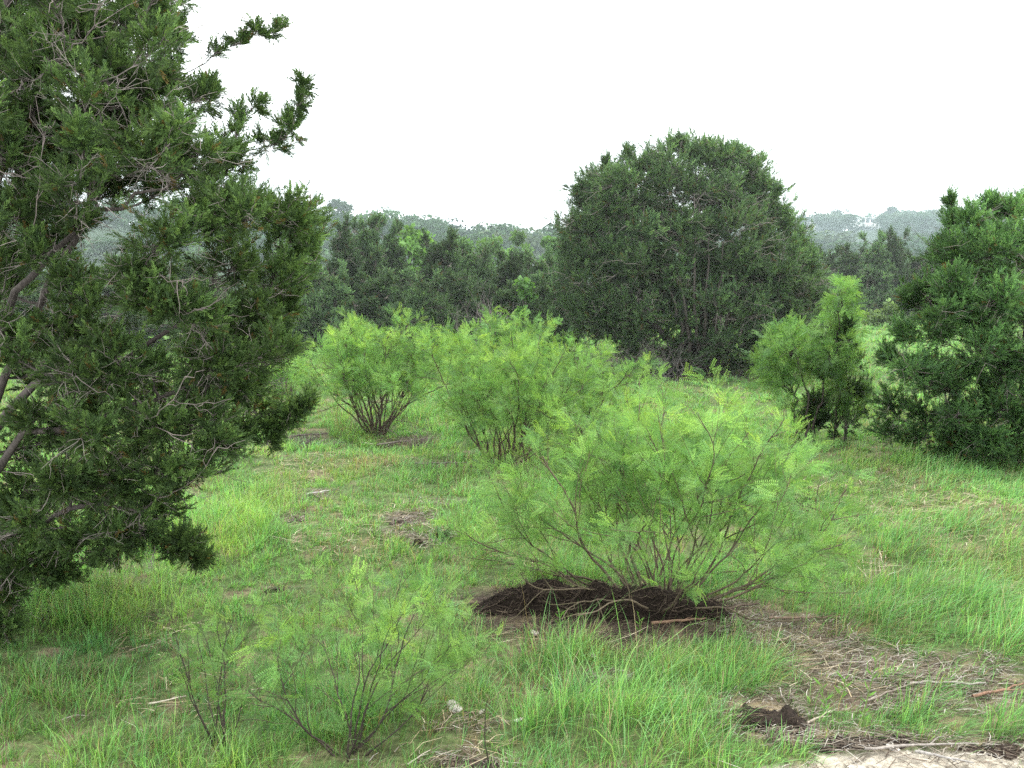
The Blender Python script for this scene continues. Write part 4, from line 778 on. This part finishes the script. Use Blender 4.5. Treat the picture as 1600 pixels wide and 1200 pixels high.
DK = [(.036, .078, .038), (.046, .095, .042), (.03, .066, .036), (.056, .112, .046), (.07, .14, .055)]
hzL = hill('hill', [(-900, 300), (-300, 310), (200, 318), (500, 327), (560, 334), (600, 337), (650, 345), (700, 354), (750, 360), (800, 362), (850, 366), (900, 371), (1100, 378), (1300, 396), (1500, 420)], 62, 150, -1.8, 3.6, 520, DK, 'ridge_woodland', 'dark wooded ridge rising behind the juniper line on the left', 4.2, 5)
hzR = hill('hill', [(600, 420), (800, 400), (1000, 365), (1150, 348), (1240, 344), (1300, 341), (1400, 339), (1500, 338), (1600, 338), (2200, 335), (2800, 330)], 110, 310, -2.2, 5, 1300, DK[:4] + [(.08, .12, .06)], 'far_woodland', 'hazy blue wooded hillside below the white house on the right', 6.5, 6)
def lone_tree(px, toppy, hpx, wpx, Y, label, hz, colr=(.035, .07, .03)):
    t = P(px, toppy, Y); h = hpx / F * Y; broadleaf('ridge_tree', label, (t[0], Y, t[2] - h), h, wpx / F * Y, 26, 70, .09 * h, colr, 'tree', None, .3)
lone_tree(529, 315, 34, 40, 150, 'round lone tree standing above the left end of the ridge', hzL)
lone_tree(1393, 325, 34, 26, 300, 'tall dark tree right beside the white hilltop house', hzR, (.03, .06, .03)); lone_tree(1307, 331, 24, 24, 300, 'small rounded tree left of the white hilltop house', hzR)
lone_tree(1440, 336, 20, 44, 300, 'broad dark tree on the far skyline right of the house', hzR); lone_tree(1253, 337, 24, 26, 300, 'dark tree on the far skyline beside the dome-shaped juniper', hzR); lone_tree(1278, 337, 20, 22, 302, 'pale tree on the far skyline left of the small rounded tree', hzR, (.09, .14, .06))
def boxm(m, a, b, c):
    v = np.array([[x, y, z] for x in (a[0], b[0]) for y in (a[1], b[1]) for z in (a[2], b[2])], float); f = [[0, 1, 3], [0, 3, 2], [4, 6, 7], [4, 7, 5], [0, 4, 5], [0, 5, 1], [2, 3, 7], [2, 7, 6], [0, 2, 6], [0, 6, 4], [1, 5, 7], [1, 7, 3]]; m.add(v, f, c)
def house(px, bpy_, wpx, hpx, Y, label, wins, col=(.8, .8, .78)):
    b = P(px, bpy_, Y); s = Y / F; W = wpx * s; H = hpx * s; o = thing('house', label, 'house', b)
    m = MB(); boxm(m, (-W / 2, 0, -2), (W * .12, 5, H * .8), col); boxm(m, (W * .12, 1.2, -2), (W / 2, 6, H * .72), col); m.build('wall', M['paint'], o)
    m = MB(); boxm(m, (-W / 2 - .3, -.3, H * .8), (W * .12 + .3, 5.3, H * .93), (.62, .62, .6)); boxm(m, (W * .12 + .31, .9, H * .72), (W / 2 + .3, 6.3, H * .84), (.62, .62, .6)); m.build('roof', M['paint'], o)
    for wx, wz, ww, wh, yy in wins:
        m = MB(); boxm(m, (wx * W - ww * W / 2, yy - .06, wz * H), (wx * W + ww * W / 2, yy + .02, (wz + wh) * H), (.10, .12, .14)); m.build('window', M['glass'], o)
    m = MB(); boxm(m, (-W * .3, -2.2, -1.2), (W * .35, -.01, -.9), (.3, .28, .25)); m.build('deck', M['paint'], o)
    m = MB()
    for k in range(9): boxm(m, (-W * .3 + k * W * .65 / 9, -2.2, -.9), (-W * .3 + k * W * .65 / 9 + .12, -2.1, .1), (.7, .69, .66))
    m.build('railing', M['paint'], o)
house(1355, 349, 42, 10, 296, 'white flat-roofed house with dark windows on the far wooded hilltop', [(-.4, .3, .08, .35, 0), (-.15, .12, .12, .62, 0), (.02, .12, .12, .62, 0), (.24, .2, .11, .42, 1.2), (.4, .2, .09, .42, 1.2)])
house(1270, 354, 20, 7, 298, 'small pale building half hidden by trees left of the white house', [(-.3, .2, .16, .45, 0), (.25, .2, .12, .4, 1.2)], (.55, .54, .5))
# ------------------------------------------------------------------ haze: a real scattering volume over the far valley
hm = bpy.data.materials.new('valley_haze'); hm.use_nodes = True; nt = hm.node_tree; nt.nodes.clear(); out = nt.nodes.new('ShaderNodeOutputMaterial'); pv = nt.nodes.new('ShaderNodeVolumePrincipled')
pv.inputs['Color'].default_value = (.60, .76, .80, 1); pv.inputs['Density'].default_value = .0021; pv.inputs['Anisotropy'].default_value = .1
nt.links.new(pv.outputs[0], out.inputs['Volume'])
m = MB(); boxm(m, (-600, 60, -8), (600, 520, 45), (1, 1, 1)); hz_o = m.build('haze', hm); tag(hz_o, kind='structure')
hm2 = hm.copy(); hm2.name = 'clearing_haze'; pv2 = [n for n in hm2.node_tree.nodes if n.type == 'PRINCIPLED_VOLUME'][0]; pv2.inputs['Density'].default_value = .0017; pv2.inputs['Color'].default_value = (.66, .74, .72, 1)
m = MB(); boxm(m, (-120, 9.5, -6), (120, 59.9, 30), (1, 1, 1)); tag(m.build('haze', hm2), kind='structure')
# ------------------------------------------------------------------ light, sky, camera
EL, AZ = R(58), R(55)      # sun high, ahead to the right
w = bpy.data.worlds.new('World'); bpy.context.scene.world = w; w.use_nodes = True; nt = w.node_tree
bg = nt.nodes['Background']; sky = nt.nodes.new('ShaderNodeTexSky'); sky.sky_type = 'NISHITA'; sky.sun_disc = False; sky.sun_elevation = EL; sky.sun_rotation = AZ; sky.dust_density = 6; sky.air_density = 1.2
mx = nt.nodes.new('ShaderNodeMix'); mx.data_type = 'RGBA'; mx.inputs['Factor'].default_value = .85; mx.inputs['B'].default_value = (29.5, 30, 30, 1)
nt.links.new(sky.outputs[0], mx.inputs['A']); nt.links.new(mx.outputs['Result'], bg.inputs['Color']); bg.inputs['Strength'].default_value = .12
sl = bpy.data.lights.new('sun', 'SUN'); sl.energy = 3.0; sl.angle = R(14); sl.color = (1, .96, .9); so = bpy.data.objects.new('sun', sl); C.objects.link(so)
from mathutils import Vector
sd = Vector((math.sin(AZ) * math.cos(EL), math.cos(AZ) * math.cos(EL), math.sin(EL))); so.rotation_euler = (-sd).to_track_quat('-Z', 'Y').to_euler(); so.location = sd * 30
cam = bpy.data.cameras.new('camera'); cam.sensor_width = 36; cam.lens = F / 1600 * 36; cam.clip_end = 8000; cam.clip_start = .05
co = bpy.data.objects.new('camera', cam); C.objects.link(co); co.location = (0, 0, CAMH); co.rotation_euler = (R(90) - PITCH, 0, 0)
sc = bpy.context.scene; sc.camera = co
sc.view_settings.view_transform = 'Standard'; sc.view_settings.look = 'None'; sc.view_settings.exposure = 0
sc.render.engine = 'CYCLES'; sc.cycles.use_denoising = False; sc.cycles.max_bounces = 6; sc.cycles.diffuse_bounces = 3; sc.cycles.transmission_bounces = 4; sc.cycles.transparent_max_bounces = 4; sc.cycles.volume_bounces = 0
